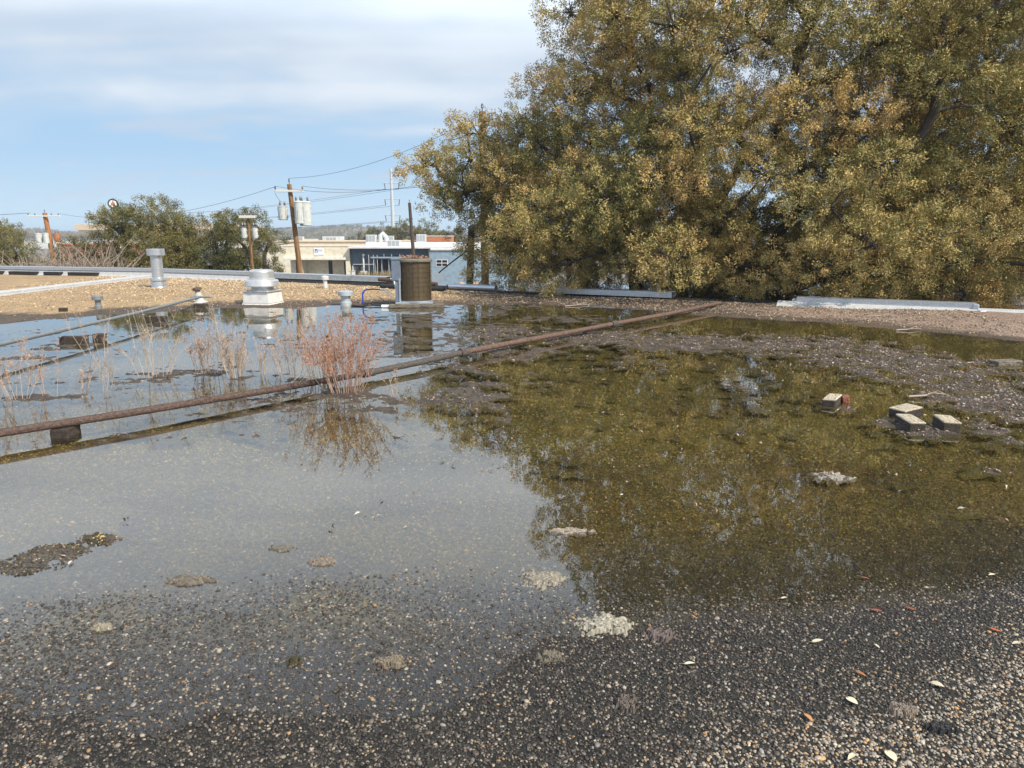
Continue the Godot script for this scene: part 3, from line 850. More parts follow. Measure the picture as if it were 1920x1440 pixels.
# a length of roof edge between two x values; parts are built along local x
func edge_piece(called: String, label: String, category: String, x0: float, x1: float, out := 0.0) -> Array:
	var a := Vector3(x0, 0, edge_z(x0) + out)
	var b := Vector3(x1, 0, edge_z(x1) + out)
	var mid := (a + b) / 2.0
	mid.y = bed(mid.x, mid.z + 0.25) - 0.02
	var t := thing(called, label, category, mid, -atan2(b.z - a.z, b.x - a.x), "pieces of the far roof edge")
	return [t, a.distance_to(b)]

func strip(l: float, y0: float, y1: float, z0: float, z1: float, bev := 0.006, x := 0.0) -> MB:
	var st := MB.new()
	st.box(Vector3(x, (y0 + y1) / 2.0, (z0 + z1) / 2.0), Vector3(l, y1 - y0, z1 - z0), bev)
	return st

# flashing that is laid from the edge down onto the roof, with a wavy lower line
func flashing(l: float, top: float, z_top: float, z_low: float, wave: float, seed_: int) -> MB:
	rng.seed = seed_
	var st := MB.new()
	var n := int(l / 0.12) + 2
	var last := []
	for i in n + 1:
		var x := lerpf(-l / 2.0, l / 2.0, float(i) / n)
		var o := wave * rr(-1, 1)
		var ring := [Vector3(x, top, z_top), Vector3(x, top * 0.45 + rr(-1, 1) * wave * 0.25, lerpf(z_top, z_low, 0.3)), Vector3(x, -0.02, z_low + o), Vector3(x, -0.06, z_low + o), Vector3(x, -0.06, z_top - 0.02)]
		if last.size():
			for k in ring.size() - 1:
				st.poly([last[k], ring[k], ring[k + 1], last[k + 1]], Vector3(x, -0.02, z_top - 0.02))
		last = ring
	return st

func cap(l: float, h: float, d: float, drop: float, x := 0.0) -> MB:      # folded sheet metal over the edge: top and front apron with a hem
	var st := MB.new()
	st.box(Vector3(x, h - 0.006, -d / 2.0), Vector3(l, 0.012, d), 0.003)
	st.box(Vector3(x, h - drop / 2.0, 0.004), Vector3(l, drop, 0.010), 0.003)
	st.box(Vector3(x, h - drop + 0.006, 0.012), Vector3(l, 0.012, 0.02), 0.003)
	st.box(Vector3(x, h - drop / 2.0, -d - 0.004), Vector3(l, drop, 0.010), 0.003)
	return st

func build_roof_edge() -> void:
	var e := edge_piece("parapet", "grey metal capped parapet running off to the far left", "parapet", -29.0, -12.2)
	obj("curb", strip(e[1], -0.1, 0.22, -0.3, 0.0), M.white_coat, e[0])
	obj("flashing", flashing(e[1], 0.16, 0.012, 0.16, 0.03, 1), M.white_coat, e[0])
	for i in 6: obj("coping", cap(e[1] / 6.0 - 0.012, 0.30, 0.34, 0.10, (i - 2.5) * e[1] / 6.0), M.galv, e[0])
	for i in 4: obj("patch", strip(0.7 + 0.5 * (i % 2), 0.02, 0.14, 0.02, 0.20, 0.01, 2.0 + i * 1.3), M.tar, e[0])
	e = edge_piece("parapet", "white coated parapet behind the tall galvanized vent", "parapet", -12.2, -8.0)
	obj("curb", strip(e[1], -0.1, 0.24, -0.3, 0.0), M.white_coat, e[0])
	obj("flashing", flashing(e[1], 0.15, 0.012, 0.22, 0.05, 2), M.white_coat, e[0])
	for i in 2: obj("coping", cap(e[1] / 2.0 - 0.012, 0.29, 0.34, 0.10, (i - 0.5) * e[1] / 2.0), M.galv, e[0])
	e = edge_piece("parapet", "galvanized parapet with torn black flashing below the cream building", "parapet", -8.0, -3.5)
	obj("curb", strip(e[1], -0.1, 0.20, -0.3, 0.0), M.tar, e[0])
	obj("flashing", flashing(e[1], 0.10, 0.012, 0.14, 0.05, 3), M.tar, e[0])
	for i in 2: obj("coping", cap(e[1] / 2.0 - 0.012, 0.27, 0.34, 0.15, (i - 0.5) * e[1] / 2.0), M.grey_paint, e[0])
	e = edge_piece("low_edge", "low black roof edge under the loose brown pipe", "roof edge", -3.5, -1.7)
	obj("curb", strip(e[1], -0.1, 0.10, -0.3, 0.0, 0.03), M.tar, e[0])
	obj("flashing", flashing(e[1], 0.07, 0.01, 0.2, 0.06, 4), M.tar, e[0])
	e = edge_piece("parapet", "rounded dull metal coping right of the condenser unit", "parapet", -1.7, -0.45)
	obj("curb", strip(e[1], -0.1, 0.06, -0.3, 0.0, 0.03), M.tar, e[0])
	var st := MB.new()
	st.tube([Vector3(-e[1] / 2.0, 0.11, -0.08), Vector3(e[1] / 2.0, 0.11, -0.08)], [0.085], 16)
	obj("coping", st, M.galv, e[0])
	e = edge_piece("low_edge", "low black roof edge where the metal coping has come off", "roof edge", -0.45, 1.05)
	obj("curb", strip(e[1], -0.1, 0.05, -0.3, 0.0, 0.03), M.tar, e[0])
	st = MB.new()
	st.tube([Vector3(-e[1] / 2.0, 0.06, 0.05), Vector3(0, 0.065, 0.06), Vector3(e[1] / 2.0, 0.05, 0.05)], [0.03], 8)
	obj("strip", st, M.pipe_dark, e[0])
	e = edge_piece("metal_coping", "length of pale galvanized coping lying shaded under the oak", "coping", 1.05, 3.65)
	obj("cover", cap(e[1], 0.19, 0.36, 0.13), M.galv, e[0])
	obj("curb", strip(e[1] - 0.05, -0.1, 0.10, -0.31, -0.02, 0.01), M.tar, e[0])
	e = edge_piece("low_edge", "low black roof edge at the end of the long rusty pipe", "roof edge", 3.65, 5.6)
	obj("curb", strip(e[1], -0.1, 0.05, -0.3, 0.0, 0.03), M.tar, e[0])
	e = edge_piece("parapet", "bright white parapet with metal cap in front of the right hand leaves", "parapet", 5.6, 8.75, 0.3)
	obj("curb", strip(e[1] - 0.3, -0.1, 0.13, -0.3, 0.0, 0.01, 0.12), M.white_coat, e[0])
	obj("flashing", flashing(e[1], 0.10, 0.012, 0.34, 0.06, 5), M.white_coat, e[0])
	obj("coping", cap(e[1] - 0.36, 0.185, 0.30, 0.09, 0.18), M.galv, e[0])
	st = MB.new()
	st.box(Vector3(e[1] / 2.0 - 0.02, 0.09, -0.05), Vector3(0.10, 0.17, 0.2), 0.015)
	st.box(Vector3(e[1] / 2.0 + 0.06, 0.03, 0.06), Vector3(0.16, 0.08, 0.22), 0.03, Basis(Vector3.UP, 0.4))
	obj("end_cap", st, M.galv, e[0])
	e = edge_piece("low_edge", "low white membrane lip running out of view on the right", "roof edge", 8.75, 14.4, 0.3)
	obj("curb", strip(e[1], -0.1, 0.05, -0.3, 0.0, 0.03), M.white_coat, e[0])
	obj("flashing", flashing(e[1], 0.04, 0.01, 0.22, 0.04, 6), M.white_coat, e[0])
	# the white divider that crosses the tan gravel on the left
	var t := thing("divider_curb", "long low white curb crossing the tan gravel at the left", "curb", Vector3(-12.2, bed(-12.2, -20.5) - 0.02, -20.2))
	st = MB.new()
	for i in 6:
		st = MB.new()
		st.box(Vector3(0, 0.05, -3.2 + i * 1.28), Vector3(0.24, 0.11, 1.27), 0.025)
		obj("length", st, M.white_coat, t)
	st = MB.new()
	st.box(Vector3(0, 0.01, 0), Vector3(0.4, 0.04, 7.9), 0.02)
	obj("skirt", st, M.white_coat, t)

func block(called: String, label: String, group: String, at: Vector3, size: Vector3, turn: float, m: Material, tilt := 0.0) -> void:
	var st := MB.new()
	if m == M.wood_bleached:         # dark body under a much paler top slab
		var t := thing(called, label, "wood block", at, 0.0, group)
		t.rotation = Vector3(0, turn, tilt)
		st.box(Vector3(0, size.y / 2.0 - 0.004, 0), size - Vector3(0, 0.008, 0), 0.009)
		obj("body", st, M.wood_dark, t)
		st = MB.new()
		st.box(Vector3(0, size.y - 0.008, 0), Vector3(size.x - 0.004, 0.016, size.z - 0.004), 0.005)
		obj("top_slab", st, m, t)
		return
	st.box(Vector3(0, size.y / 2.0, 0), size, 0.006)
	var o := obj(called, st, m)
	o.position = at
	o.rotation = Vector3(0, turn, tilt)
	tag(o, label, "wood block" if called == "wood_block" else "block", group)

func pipe_part(called: String, pts: Array, r: float, m: Material, parent: Node3D) -> void:
	var st := MB.new()
	st.tube(pts, [r], 16)
	obj(called, st, m, parent)

func build_roof_things() -> void:
	# long rusty pipe
	var t := thing("rusty_pipe", "long rusty brown pipe crossing the pond from lower left to the oak", "pipe", Vector3(0, 0, 0))
	var line := [Vector3(-5.1, 0.105, -3.25), Vector3(-3.69, 0.10, -4.94), Vector3(-2.97, 0.095, -5.66), Vector3(-2.13, 0.08, -6.62), Vector3(-1.52, 0.07, -7.38), Vector3(-1.02, 0.075, -8.03), Vector3(-0.59, 0.085, -8.64), Vector3(0.0, 0.09, -9.37), Vector3(0.79, 0.085, -10.37), Vector3(1.65, 0.085, -11.49), Vector3(2.8, 0.09, -12.87), Vector3(4.33, 0.11, -14.82)]
	pipe_part("pipe", line.slice(0, 5), 0.031, M.rust_brown, t)
	pipe_part("pipe", line.slice(4, 7), 0.035, M.pipe_dark, t)
	pipe_part("pipe", line.slice(6, 12), 0.035, M.rust_red, t)
	for k in [[4, 0.044], [6, 0.051], [9, 0.051]]:
		var d: Vector3 = (line[k[0] + 1] - line[k[0]]).normalized()
		pipe_part("coupling", [line[k[0]] - d * 0.07, line[k[0]] + d * 0.07], k[1], M.pipe_dark, t)
	block("wood_block", "dark wet wood block under the near end of the rusty pipe", "", Vector3(-3.42, -0.03, -5.25), Vector3(0.13, 0.095, 0.20), 0.1, M.wood_dark)
	block("wood_block", "dark wood block under the reddish half of the rusty pipe", "", Vector3(1.2, -0.02, -10.9), Vector3(0.2, 0.06, 0.12), 0.6, M.wood_dark)
	# grey conduit pipe at the left
	t = thing("grey_pipe", "straight grey conduit pipe raised on dark wood blocks at the left", "pipe", Vector3(0, 0, 0))
	pipe_part("pipe", [Vector3(-6.12, 0.19, -5.6), Vector3(-6.25, 0.2, -9.7)], 0.027, M.conduit, t)
	pipe_part("pipe", [Vector3(-6.25, 0.2, -9.7), Vector3(-6.36, 0.2, -12.0), Vector3(-6.62, 0.21, -15.15)], 0.027, M.conduit, t)
	for p in [Vector3(-6.25, 0.2, -9.7), Vector3(-6.36, 0.2, -12.0), Vector3(-6.6, 0.21, -14.9)]: pipe_part("coupling", [p - Vector3(0, 0, 0.05), p + Vector3(0, 0, 0.05)], 0.035, M.conduit, t)
	var st := MB.new()
	st.box(Vector3(-6.62, 0.20, -15.2), Vector3(0.42, 0.035, 0.10), 0.012)
	obj("end_bracket", st, M.conduit, t)
	for b in [[-6.22, -10.0, 0.34, 0.10, "wide dark wood block under the grey pipe, nearest"], [-5.97, -10.2, 0.14, 0.11, "short dark wood block beside the nearest block of the grey pipe"], [-6.3, -12.55, 0.34, 0.10, "dark wood block under the middle of the grey pipe"], [-6.5, -14.85, 0.26, 0.10, "dark wood block under the far end of the grey pipe"]]:
		block("wood_block", b[4], "", Vector3(b[0], -0.03, b[1]), Vector3(b[2], b[3] + 0.02, 0.14), rr(-0.15, 0.15), M.wood_dark)
	block("wood_block", "small black block lying alone on the tan gravel", "", on_bed(-8.75, -13.85) + Vector3(0, -0.01, 0), Vector3(0.14, 0.08, 0.1), 0.3, M.wood_dark)
	# weathered blocks on the right
	var g := "bleached wood blocks on the sediment"
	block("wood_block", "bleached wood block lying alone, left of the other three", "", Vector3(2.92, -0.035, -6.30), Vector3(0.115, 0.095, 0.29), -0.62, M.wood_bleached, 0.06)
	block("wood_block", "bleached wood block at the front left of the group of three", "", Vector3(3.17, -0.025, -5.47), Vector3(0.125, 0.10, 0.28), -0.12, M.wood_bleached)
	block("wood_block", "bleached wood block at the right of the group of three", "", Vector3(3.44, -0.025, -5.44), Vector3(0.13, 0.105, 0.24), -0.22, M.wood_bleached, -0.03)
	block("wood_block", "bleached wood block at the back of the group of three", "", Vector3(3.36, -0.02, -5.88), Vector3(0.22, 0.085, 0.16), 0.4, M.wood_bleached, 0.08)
	block("brick", "broken red brick piece at the end of the lone bleached block", "", Vector3(3.075, -0.02, -6.36), Vector3(0.06, 0.075, 0.09), -0.3, M.brick_red, 0.2)
	block("plank_piece", "flat dark plank end lying on the sediment at the right edge", "", Vector3(5.85, -0.005, -8.3), Vector3(0.34, 0.05, 0.16), 0.2, M.wood_grey)
	# tall galvanized vent
	var at := on_bed(-9.6, -19.45)
	t = thing("vent_pipe", "tall galvanized vent pipe with a wide ring on top", "vent", at)
	st = MB.new(); st.lathe([Vector2(0.20, 0), Vector2(0.19, 0.02), Vector2(0.18, 0.17), Vector2(0.145, 0.19)]); obj("base_collar", st, M.galv, t)
	st = MB.new(); st.lathe([Vector2(0.185, 0.17), Vector2(0.21, 0.19), Vector2(0.205, 0.255), Vector2(0.15, 0.27)]); obj("storm_collar", st, M.galv, t)
	st = MB.new(); st.lathe([Vector2(0.145, 0.1), Vector2(0.145, 0.5), Vector2(0.15, 0.505), Vector2(0.15, 0.515), Vector2(0.145, 0.52), Vector2(0.145, 0.86)]); obj("pipe", st, M.galv, t)
	st = MB.new(); st.lathe([Vector2(0.15, 0.84), Vector2(0.225, 0.86), Vector2(0.225, 1.02), Vector2(0.215, 1.03), Vector2(0.215, 0.88), Vector2(0.15, 0.86)]); st.lathe([Vector2(0.17, 0.985), Vector2(0.15, 1.005), Vector2(0.0, 1.025)]); obj("ring_cap", st, M.galv, t)
	# mushroom exhaust fan
	at = on_bed(-5.5, -15.75)
	t = thing("exhaust_fan", "large mushroom shaped aluminium exhaust fan on a white square curb", "exhaust fan", at, -0.22)
	st = MB.new()
	for s in [[0.335, -0.02, 0.315, 0.025], [0.305, 0.03, 0.285, 0.27]]:
		var o := []
		for a in [Vector2(-1, -1), Vector2(1, -1), Vector2(1, 1), Vector2(-1, 1)]: o.append(a)
		for k in 4:
			var p: Vector2 = o[k]; var q: Vector2 = o[(k + 1) % 4]
			st.poly([Vector3(p.x * s[0], s[1], p.y * s[0]), Vector3(q.x * s[0], s[1], q.y * s[0]), Vector3(q.x * s[2], s[3], q.y * s[2]), Vector3(p.x * s[2], s[3], p.y * s[2])], Vector3(0, s[1], 0))
	obj("curb", st, M.white_paint, t)
	st = MB.new(); st.box(Vector3(0, 0.285, 0), Vector3(0.63, 0.035, 0.63), 0.01); obj("base_plate", st, M.fan_metal, t)
	st = MB.new(); st.lathe([Vector2(0.235, 0.30), Vector2(0.235, 0.42)]); st.lathe([Vector2(0.25, 0.30), Vector2(0.25, 0.33), Vector2(0.235, 0.335)]); obj("neck", st, M.fan_metal, t)
	st = MB.new(); st.lathe([Vector2(0.23, 0.41), Vector2(0.355, 0.385), Vector2(0.372, 0.39), Vector2(0.372, 0.41), Vector2(0.35, 0.50), Vector2(0.33, 0.525), Vector2(0.26, 0.535)], 40); obj("wind_band", st, M.fan_metal, t)
	st = MB.new(); st.lathe([Vector2(0.275, 0.52), Vector2(0.275, 0.55), Vector2(0.262, 0.56), Vector2(0.262, 0.70), Vector2(0.25, 0.725), Vector2(0.20, 0.745), Vector2(0.0, 0.755)], 40); obj("motor_cover", st, M.fan_metal, t)
	st = MB.new(); st.tube([Vector3(0, 0.75, 0), Vector3(0, 0.775, 0)], [0.012], 8); obj("bolt", st, M.galv, t)
	# small vents
	for v in [[-8.35, -14.35, 0.055, 0.105, 0.27, "small grey mushroom vent on the tan gravel near the grey pipe", M.conduit], [-3.58, -15.35, 0.10, 0.165, 0.33, "squat grey vent with a wide flat cap beside the condenser unit", M.grey_paint], [-5.05, -19.35, 0.055, 0.10, 0.33, "small white capped vent against the galvanized parapet", M.can]]:
		t = thing("roof_vent", v[5], "vent", on_bed(v[0], v[1]))
		var h: float = v[4]
		st = MB.new(); st.lathe([Vector2(v[2] * 1.25, -0.02), Vector2(v[2] * 1.2, h * 0.25), Vector2(v[2], h * 0.3), Vector2(v[2], h * 0.7)], 20); obj("pipe", st, v[6], t)
		st = MB.new(); st.lathe([Vector2(v[2] * 0.9, h * 0.66), Vector2(v[2] * 0.85, h * 0.72)], 20); obj("neck", st, M.black_rubber, t)
		st = MB.new(); st.lathe([Vector2(v[2] * 0.8, h * 0.70), Vector2(v[3], h * 0.68), Vector2(v[3], h * 0.93), Vector2(v[3] * 0.88, h * 0.97), Vector2(0.0, h * 1.02)], 24); obj("cap", st, v[6], t)
	# vent with rusty cap at the far end of the grey pipe
	t = thing("roof_vent", "white flashed vent with rusty pink cap at the far end of the grey pipe", "vent", on_bed(-6.9, -15.75))
	st = MB.new(); st.lathe([Vector2(0.17, -0.02), Vector2(0.10, 0.04), Vector2(0.062, 0.22)], 20, Vector3.ZERO, Basis(Vector3.BACK, 0.15)); obj("flashing", st, M.white_coat, t)
	st = MB.new(); st.lathe([Vector2(0.055, 0.2), Vector2(0.055, 0.29)], 16, Vector3.ZERO, Basis(Vector3.BACK, 0.15)); obj("pipe", st, M.conduit, t)
	st = MB.new(); st.lathe([Vector2(0.05, 0.26), Vector2(0.095, 0.27), Vector2(0.095, 0.32), Vector2(0.0, 0.35)], 18, Vector3.ZERO, Basis(Vector3.BACK, 0.15)); obj("cap", st, M.rust_red, t)
	condenser()
	# loose pipes behind the condenser
	var y := bed(-2.6, -18.6)
	t = thing("loose_pipe", "loose brown pipe lying on the black roof edge left of the condenser", "pipe", Vector3(-2.95, y + 0.2, -19.5), 0.0)
	pipe_part("pipe", [Vector3(-0.75, 0.03, -0.40), Vector3(0.1, 0.0, 0.0), Vector3(0.95, -0.05, 0.45)], 0.055, M.rust_brown, t)
	t = thing("loose_pipe", "black pipe lying on the gravel below the loose brown pipe", "pipe", Vector3(-2.65, y + 0.08, -18.95), 0.0)
	pipe_part("pipe", [Vector3(-0.9, 0.0, -0.45), Vector3(0.0, 0.0, 0.02), Vector3(0.9, -0.02, 0.42)], 0.06, M.black_rubber, t)

func condenser() -> void:
	var base := Vector3(-2.08, 0.0, -15.25)
	# sleepers
	for s in [[Vector3(-2.0, 0.0, -14.95), Vector3(1.15, 0.075, 0.14), "pale grey timber sleeper along the front of the condenser unit"], [Vector3(-2.05, 0.0, -15.5), Vector3(1.1, 0.075, 0.14), "grey timber sleeper along the back of the condenser unit"]]:
		var so := MB.new()
		so.box(Vector3(0, 0.04, 0), s[1], 0.008)
		var o := obj("timber_sleeper", so, M.wood_grey)
		o.position = s[0]; o.rotation.y = 0.12
		tag(o, s[2], "timber")
	var t := thing("condenser_unit", "round brown air conditioning condenser with leaves on its top grille", "condenser", base + Vector3(0, 0.075, 0), 0.08)
	var st := MB.new(); st.box(Vector3(0.0, 0.02, 0.0), Vector3(0.78, 0.04, 0.74), 0.012); obj("base_pan", st, M.galv, t)
	st = MB.new(); st.lathe([Vector2(0.345, 0.04), Vector2(0.345, 0.88)], 44); obj("coil", st, M.coil, t)
	st = MB.new()
	for k in 110:
		var a := TAU * k / 110.0
		st.box(Vector3(cos(a) * 0.348, 0.46, sin(a) * 0.348), Vector3(0.006, 0.83, 0.003), 0.0005, Basis(Vector3.UP, -a))
	obj("fins", st, M.coil, t)
	st = MB.new()
	for k in 9:
		var ring := []
		for j in 41: ring.append(Vector3(cos(TAU * j / 40.0) * 0.368, 0.08 + k * 0.098, sin(TAU * j / 40.0) * 0.368))
		st.tube(ring, [0.0035], 4, false)
	for k in 20:
		var a := TAU * k / 20.0
		st.tube([Vector3(cos(a) * 0.364, 0.05, sin(a) * 0.364), Vector3(cos(a) * 0.364, 0.87, sin(a) * 0.364)], [0.003], 4, false)
	obj("wire_guard", st, M.guard, t)
	st = MB.new(); st.lathe([Vector2(0.385, 0.035), Vector2(0.385, 0.06), Vector2(0.35, 0.065)], 40); obj("lower_rim", st, M.galv, t)
	st = MB.new(); st.lathe([Vector2(0.345, 0.865), Vector2(0.385, 0.87), Vector2(0.388, 0.905), Vector2(0.37, 0.93), Vector2(0.31, 0.94), Vector2(0.30, 0.92)], 44); obj("top_rim", st, M.wood_grey, t)
	st = MB.new()
	for k in 6:
		var ring := []
		for j in 33: ring.append(Vector3(cos(TAU * j / 32.0) * (0.06 + 0.05 * k), 0.935, sin(TAU * j / 32.0) * (0.06 + 0.05 * k)))
		st.tube(ring, [0.004], 4, false)
	for k in 8: st.tube([Vector3(0, 0.937, 0), Vector3(cos(TAU * k / 8.0) * 0.33, 0.937, sin(TAU * k / 8.0) * 0.33)], [0.005], 4, false)
	obj("grille", st, M.guard, t)
	st = MB.new(); st.lathe([Vector2(0.3, 0.60), Vector2(0.0, 0.60)], 24); obj("fan_deck", st, M.black_rubber, t)
	st = MB.new(); st.box(Vector3(-0.36, 0.70, 0.13), Vector3(0.20, 0.44, 0.30), 0.012); st.box(Vector3(-0.36, 0.925, 0.13), Vector3(0.22, 0.02, 0.33), 0.006); obj("control_panel", st, M.blue_grey, t)
	st = MB.new(); st.box(Vector3(-0.335, 0.26, 0.13), Vector3(0.10, 0.44, 0.26), 0.01); obj("service_panel", st, M.blue_grey, t)
	st = MB.new(); st.box(Vector3(-0.29, 0.28, 0.275), Vector3(0.04, 0.50, 0.02), 0.006); obj("corner_post", st, M.galv, t)
	# leaves on its top
	rng.seed = 610
	st = MB.new()
	for i in 150:
		st.col = Color(0.34, 0.14, 0.085).lerp(Color(0.5, 0.38, 0.24), rng.randf() * 0.6) * rr(0.6, 1.2)
		var a := rr(0, TAU)
		var r := 0.31 * sqrt(rng.randf())
		leaf_into(st, Vector3(cos(a) * r, rr(0.0, 0.035), sin(a) * r), facing(Vector3(rr(-1, 1), rr(-0.1, 0.45), rr(-1, 1)), rr(-0.6, 0.6)), rr(0.05, 0.08), rr(0.02, 0.035), 0.3)
	var lv := obj("leaf_pile", st, M.litter)
	lv.position = base + Vector3(0, 1.02, 0)
	tag(lv, "fallen reddish leaves heaped on top of the condenser unit", "leaves", "", "stuff")
	# lines from the unit
	t = thing("blue_conduit", "bright blue bent conduit rising from the gravel left of the condenser", "conduit", on_bed(-3.32, -15.85))
	pipe_part("pipe", [Vector3(0, -0.02, 0), Vector3(0, 0.09, 0), Vector3(0, 0.17, 0), Vector3(0.015, 0.235, 0), Vector3(0.05, 0.28, 0), Vector3(0.11, 0.30, 0)], 0.019, M.blue_plastic, t)
	pipe_part("hose", [Vector3(0.10, 0.298, 0), Vector3(0.24, 0.305, 0.0), Vector3(0.42, 0.295, -0.02)], 0.014, M.black_rubber, t)
	pipe_part("sleeve", [Vector3(0.40, 0.296, -0.02), Vector3(0.52, 0.285, 0.0)], 0.024, M.white_plastic, t)
	pipe_part("cord", [Vector3(0.50, 0.29, 0.0), Vector3(0.62, 0.22, 0.1), Vector3(0.74, 0.15, 0.25), Vector3(0.86, 0.13, 0.5), Vector3(0.92, 0.16, 0.66)], 0.012, M.white_plastic, t)
	t = thing("white_conduit", "white bent conduit running down behind the grey condenser panel", "conduit", on_bed(-2.62, -15.85))
	pipe_part("pipe", [Vector3(-0.25, 0.48, -1.1), Vector3(-0.05, 0.45, -0.4), Vector3(0.02, 0.38, -0.1), Vector3(0.06, 0.24, 0.1), Vector3(0.08, 0.1, 0.25), Vector3(0.1, -0.02, 0.3)], 0.014, M.white_plastic, t)
	t = thing("black_cable", "black insulated cable lying on the gravel left of the condenser", "cable", on_bed(-3.0, -15.2))
	pipe_part("cable", [Vector3(-0.45, 0.02, -0.05), Vector3(-0.2, 0.015, 0.06), Vector3(0.0, 0.03, -0.02), Vector3(0.3, 0.02, 0.08), Vector3(0.62, 0.05, 0.1)], 0.016, M.black_rubber, t)
	pipe_part("cable", [Vector3(-0.1, 0.05, -0.12), Vector3(0.15, 0.03, 0.0), Vector3(0.5, 0.04, 0.16)], 0.012, M.black_rubber, t)
	st = MB.new(); st.tube([Vector3(-0.12, 0.035, 0), Vector3(0.14, 0.035, 0.02)], [0.035], 12)
	var off := obj("pipe_offcut", st, M.white_plastic)
	off.position = on_bed(-2.62, -14.95)
	tag(off, "short white pipe offcut at the left foot of the condenser", "pipe")

func build_litter() -> void:
	# winter weeds
	var w := [
		["dense reddish weed clump, the largest, in front of the rusty pipe", -1.60, -6.72, 0.82, 0.36, 44, 11.7, 0.8],
		["reddish weed clump behind the rusty pipe, left of the largest", -1.95, -7.12, 0.84, 0.31, 28, 6.5, 0.7],
		["sparse tall pinkish weed at the left of the big reddish clumps", -2.30, -7.34, 0.74, 0.22, 9, 3.1, 0.42],
		["dense straw coloured weed clump in mid pond", -2.98, -7.52, 0.58, 0.17, 30, 3.1, 0.2],
		["short pinkish weed just right of the straw coloured clump", -2.78, -7.70, 0.46, 0.17, 9, 3.1, 0.36],
		["thin upright weed standing between the straw clump and the reddish clumps", -2.58, -7.78, 0.5, 0.09, 4, 2.5, 0.29],
		["reddish bottle brush weed on the long mud bar", -3.47, -7.80, 0.66, 0.14, 14, 6.2, 0.55],
		["pale upright weed beside the bottle brush weed on the mud bar", -3.27, -7.72, 0.7, 0.17, 9, 3.1, 0.26],
		["wide spreading pale weed at the left end of the mud bar", -3.88, -7.52, 0.8, 0.42, 17, 2.5, 0.13],
		["single leaning weed stalk on a tiny mud islet", -4.03, -6.88, 0.5, 0.14, 4, 2.5, 0.33],
		["forked red weed at the right end of the left mud bank", -4.40, -6.58, 0.58, 0.17, 4, 6.2, 0.65],
		["tall pinkish weed clump on the left mud bank", -4.60, -6.44, 0.58, 0.22, 11, 3.1, 0.39],
		["pink stemmed weed cut off by the left edge", -4.86, -6.42, 0.62, 0.22, 11, 3.9, 0.45],
		["short reddish weed behind the left mud bank", -4.30, -6.95, 0.34, 0.1, 4, 3.9, 0.52],
		["very tall thin weed in front of the mushroom fan", -3.35, -8.30, 1.0, 0.21, 4, 2.5, 0.39],
		["tall thin weed left of the small mushroom vent", -5.3, -9.0, 0.75, 0.34, 6, 2.5, 0.29],
		["tiny pinkish weed right of the largest reddish clump", -1.12, -6.60, 0.3, 0.09, 4, 2.5, 0.33],
	]
	var n := 0
	for p in w:
		weed(p[0], Vector3(p[1], maxf(-0.05, silt(p[1], p[2])), p[2]), p[3], p[4], p[5], p[6], p[7], 700 + n)
		n += 1
	# arching tuft of dead grass
	rng.seed = 750
	var t := thing("grass_tuft", "arching tuft of dead pale grass left of the largest reddish clump", "grass", Vector3(-1.86, 0.0, -6.86))
	for k in 16:
		var a := rr(2.4, 4.4)
		var d := Vector3(cos(a), 0, sin(a) * 0.6)
		var l := rr(0.18, 0.36)
		var st := MB.new()
		st.col = Color(0.55, 0.48, 0.36) * rr(0.7, 1.15)
		st.tube([Vector3(0, -0.02, 0), d * l * 0.3 + Vector3(0, l * 0.42, 0), d * l * 0.7 + Vector3(0, l * 0.5, 0), d * l * 1.05 + Vector3(0, l * 0.22, 0)], [0.0035, 0.003, 0.0025, 0.0012], 4, false)
		obj("blade", st, M.stem, t)
	var cup := MB.new()
	cup.col = Color(0.36, 0.17, 0.07)
	for k in 9: leaf_into(cup, Vector3(rr(-0.03, 0.03), rr(-0.02, 0.02), 0), facing(Vector3(rr(-1, 1), rr(-0.5, 0.8), rr(-1, 1)), rr(0, TAU)), 0.06, 0.035, 0.8)
	var cl := obj("curled_leaf", cup, M.litter)
	cl.position = Vector3(-1.80, 0.50, -6.95)
	tag(cl, "curled brown dead leaves caught among the reddish weed stems", "leaf")
	# leaves on the foreground gravel
	var pale := ["pale leaf lying pointed tip to the right beside the red leaves", "pale leaf left of all the other pale leaves", "rounded pale leaf near the lower middle of the dry gravel", "rounded pale leaf at the bottom edge", "pale leaf at the right edge", "speckled pale leaf right of the rounded one", "small pale leaf farthest left at the waterline", "curled narrow pale leaf beside the bottom one", "small pale leaf at the upper right waterline", "small pale leaf above the speckled one"]
	var pp := [[1.12, -2.39, 0.062, 1.9], [0.61, -2.25, 0.05, 1.7], [1.09, -2.05, 0.05, 0.5], [1.09, -1.80, 0.055, 0.1], [1.88, -2.38, 0.05, -1.2], [1.41, -2.13, 0.05, 0.9], [1.13, -2.73, 0.04, 1.9], [0.99, -1.79, 0.05, -0.9], [2.17, -2.95, 0.045, -1.3], [1.34, -2.37, 0.035, 0.2]]
	var red := ["orange leaf just below the pale leaf with its tip to the right", "tan orange leaf low in the middle of the dry gravel", "bright red orange leaf near the right edge", "red brown leaf above the bright red orange one", "slender red leaf with a long stalk", "small red leaf at the waterline", "tiny orange leaf left of the other coloured leaves", "pinkish leaf on the near mud ridge", "pale pink leaf on the near mud ridge"]
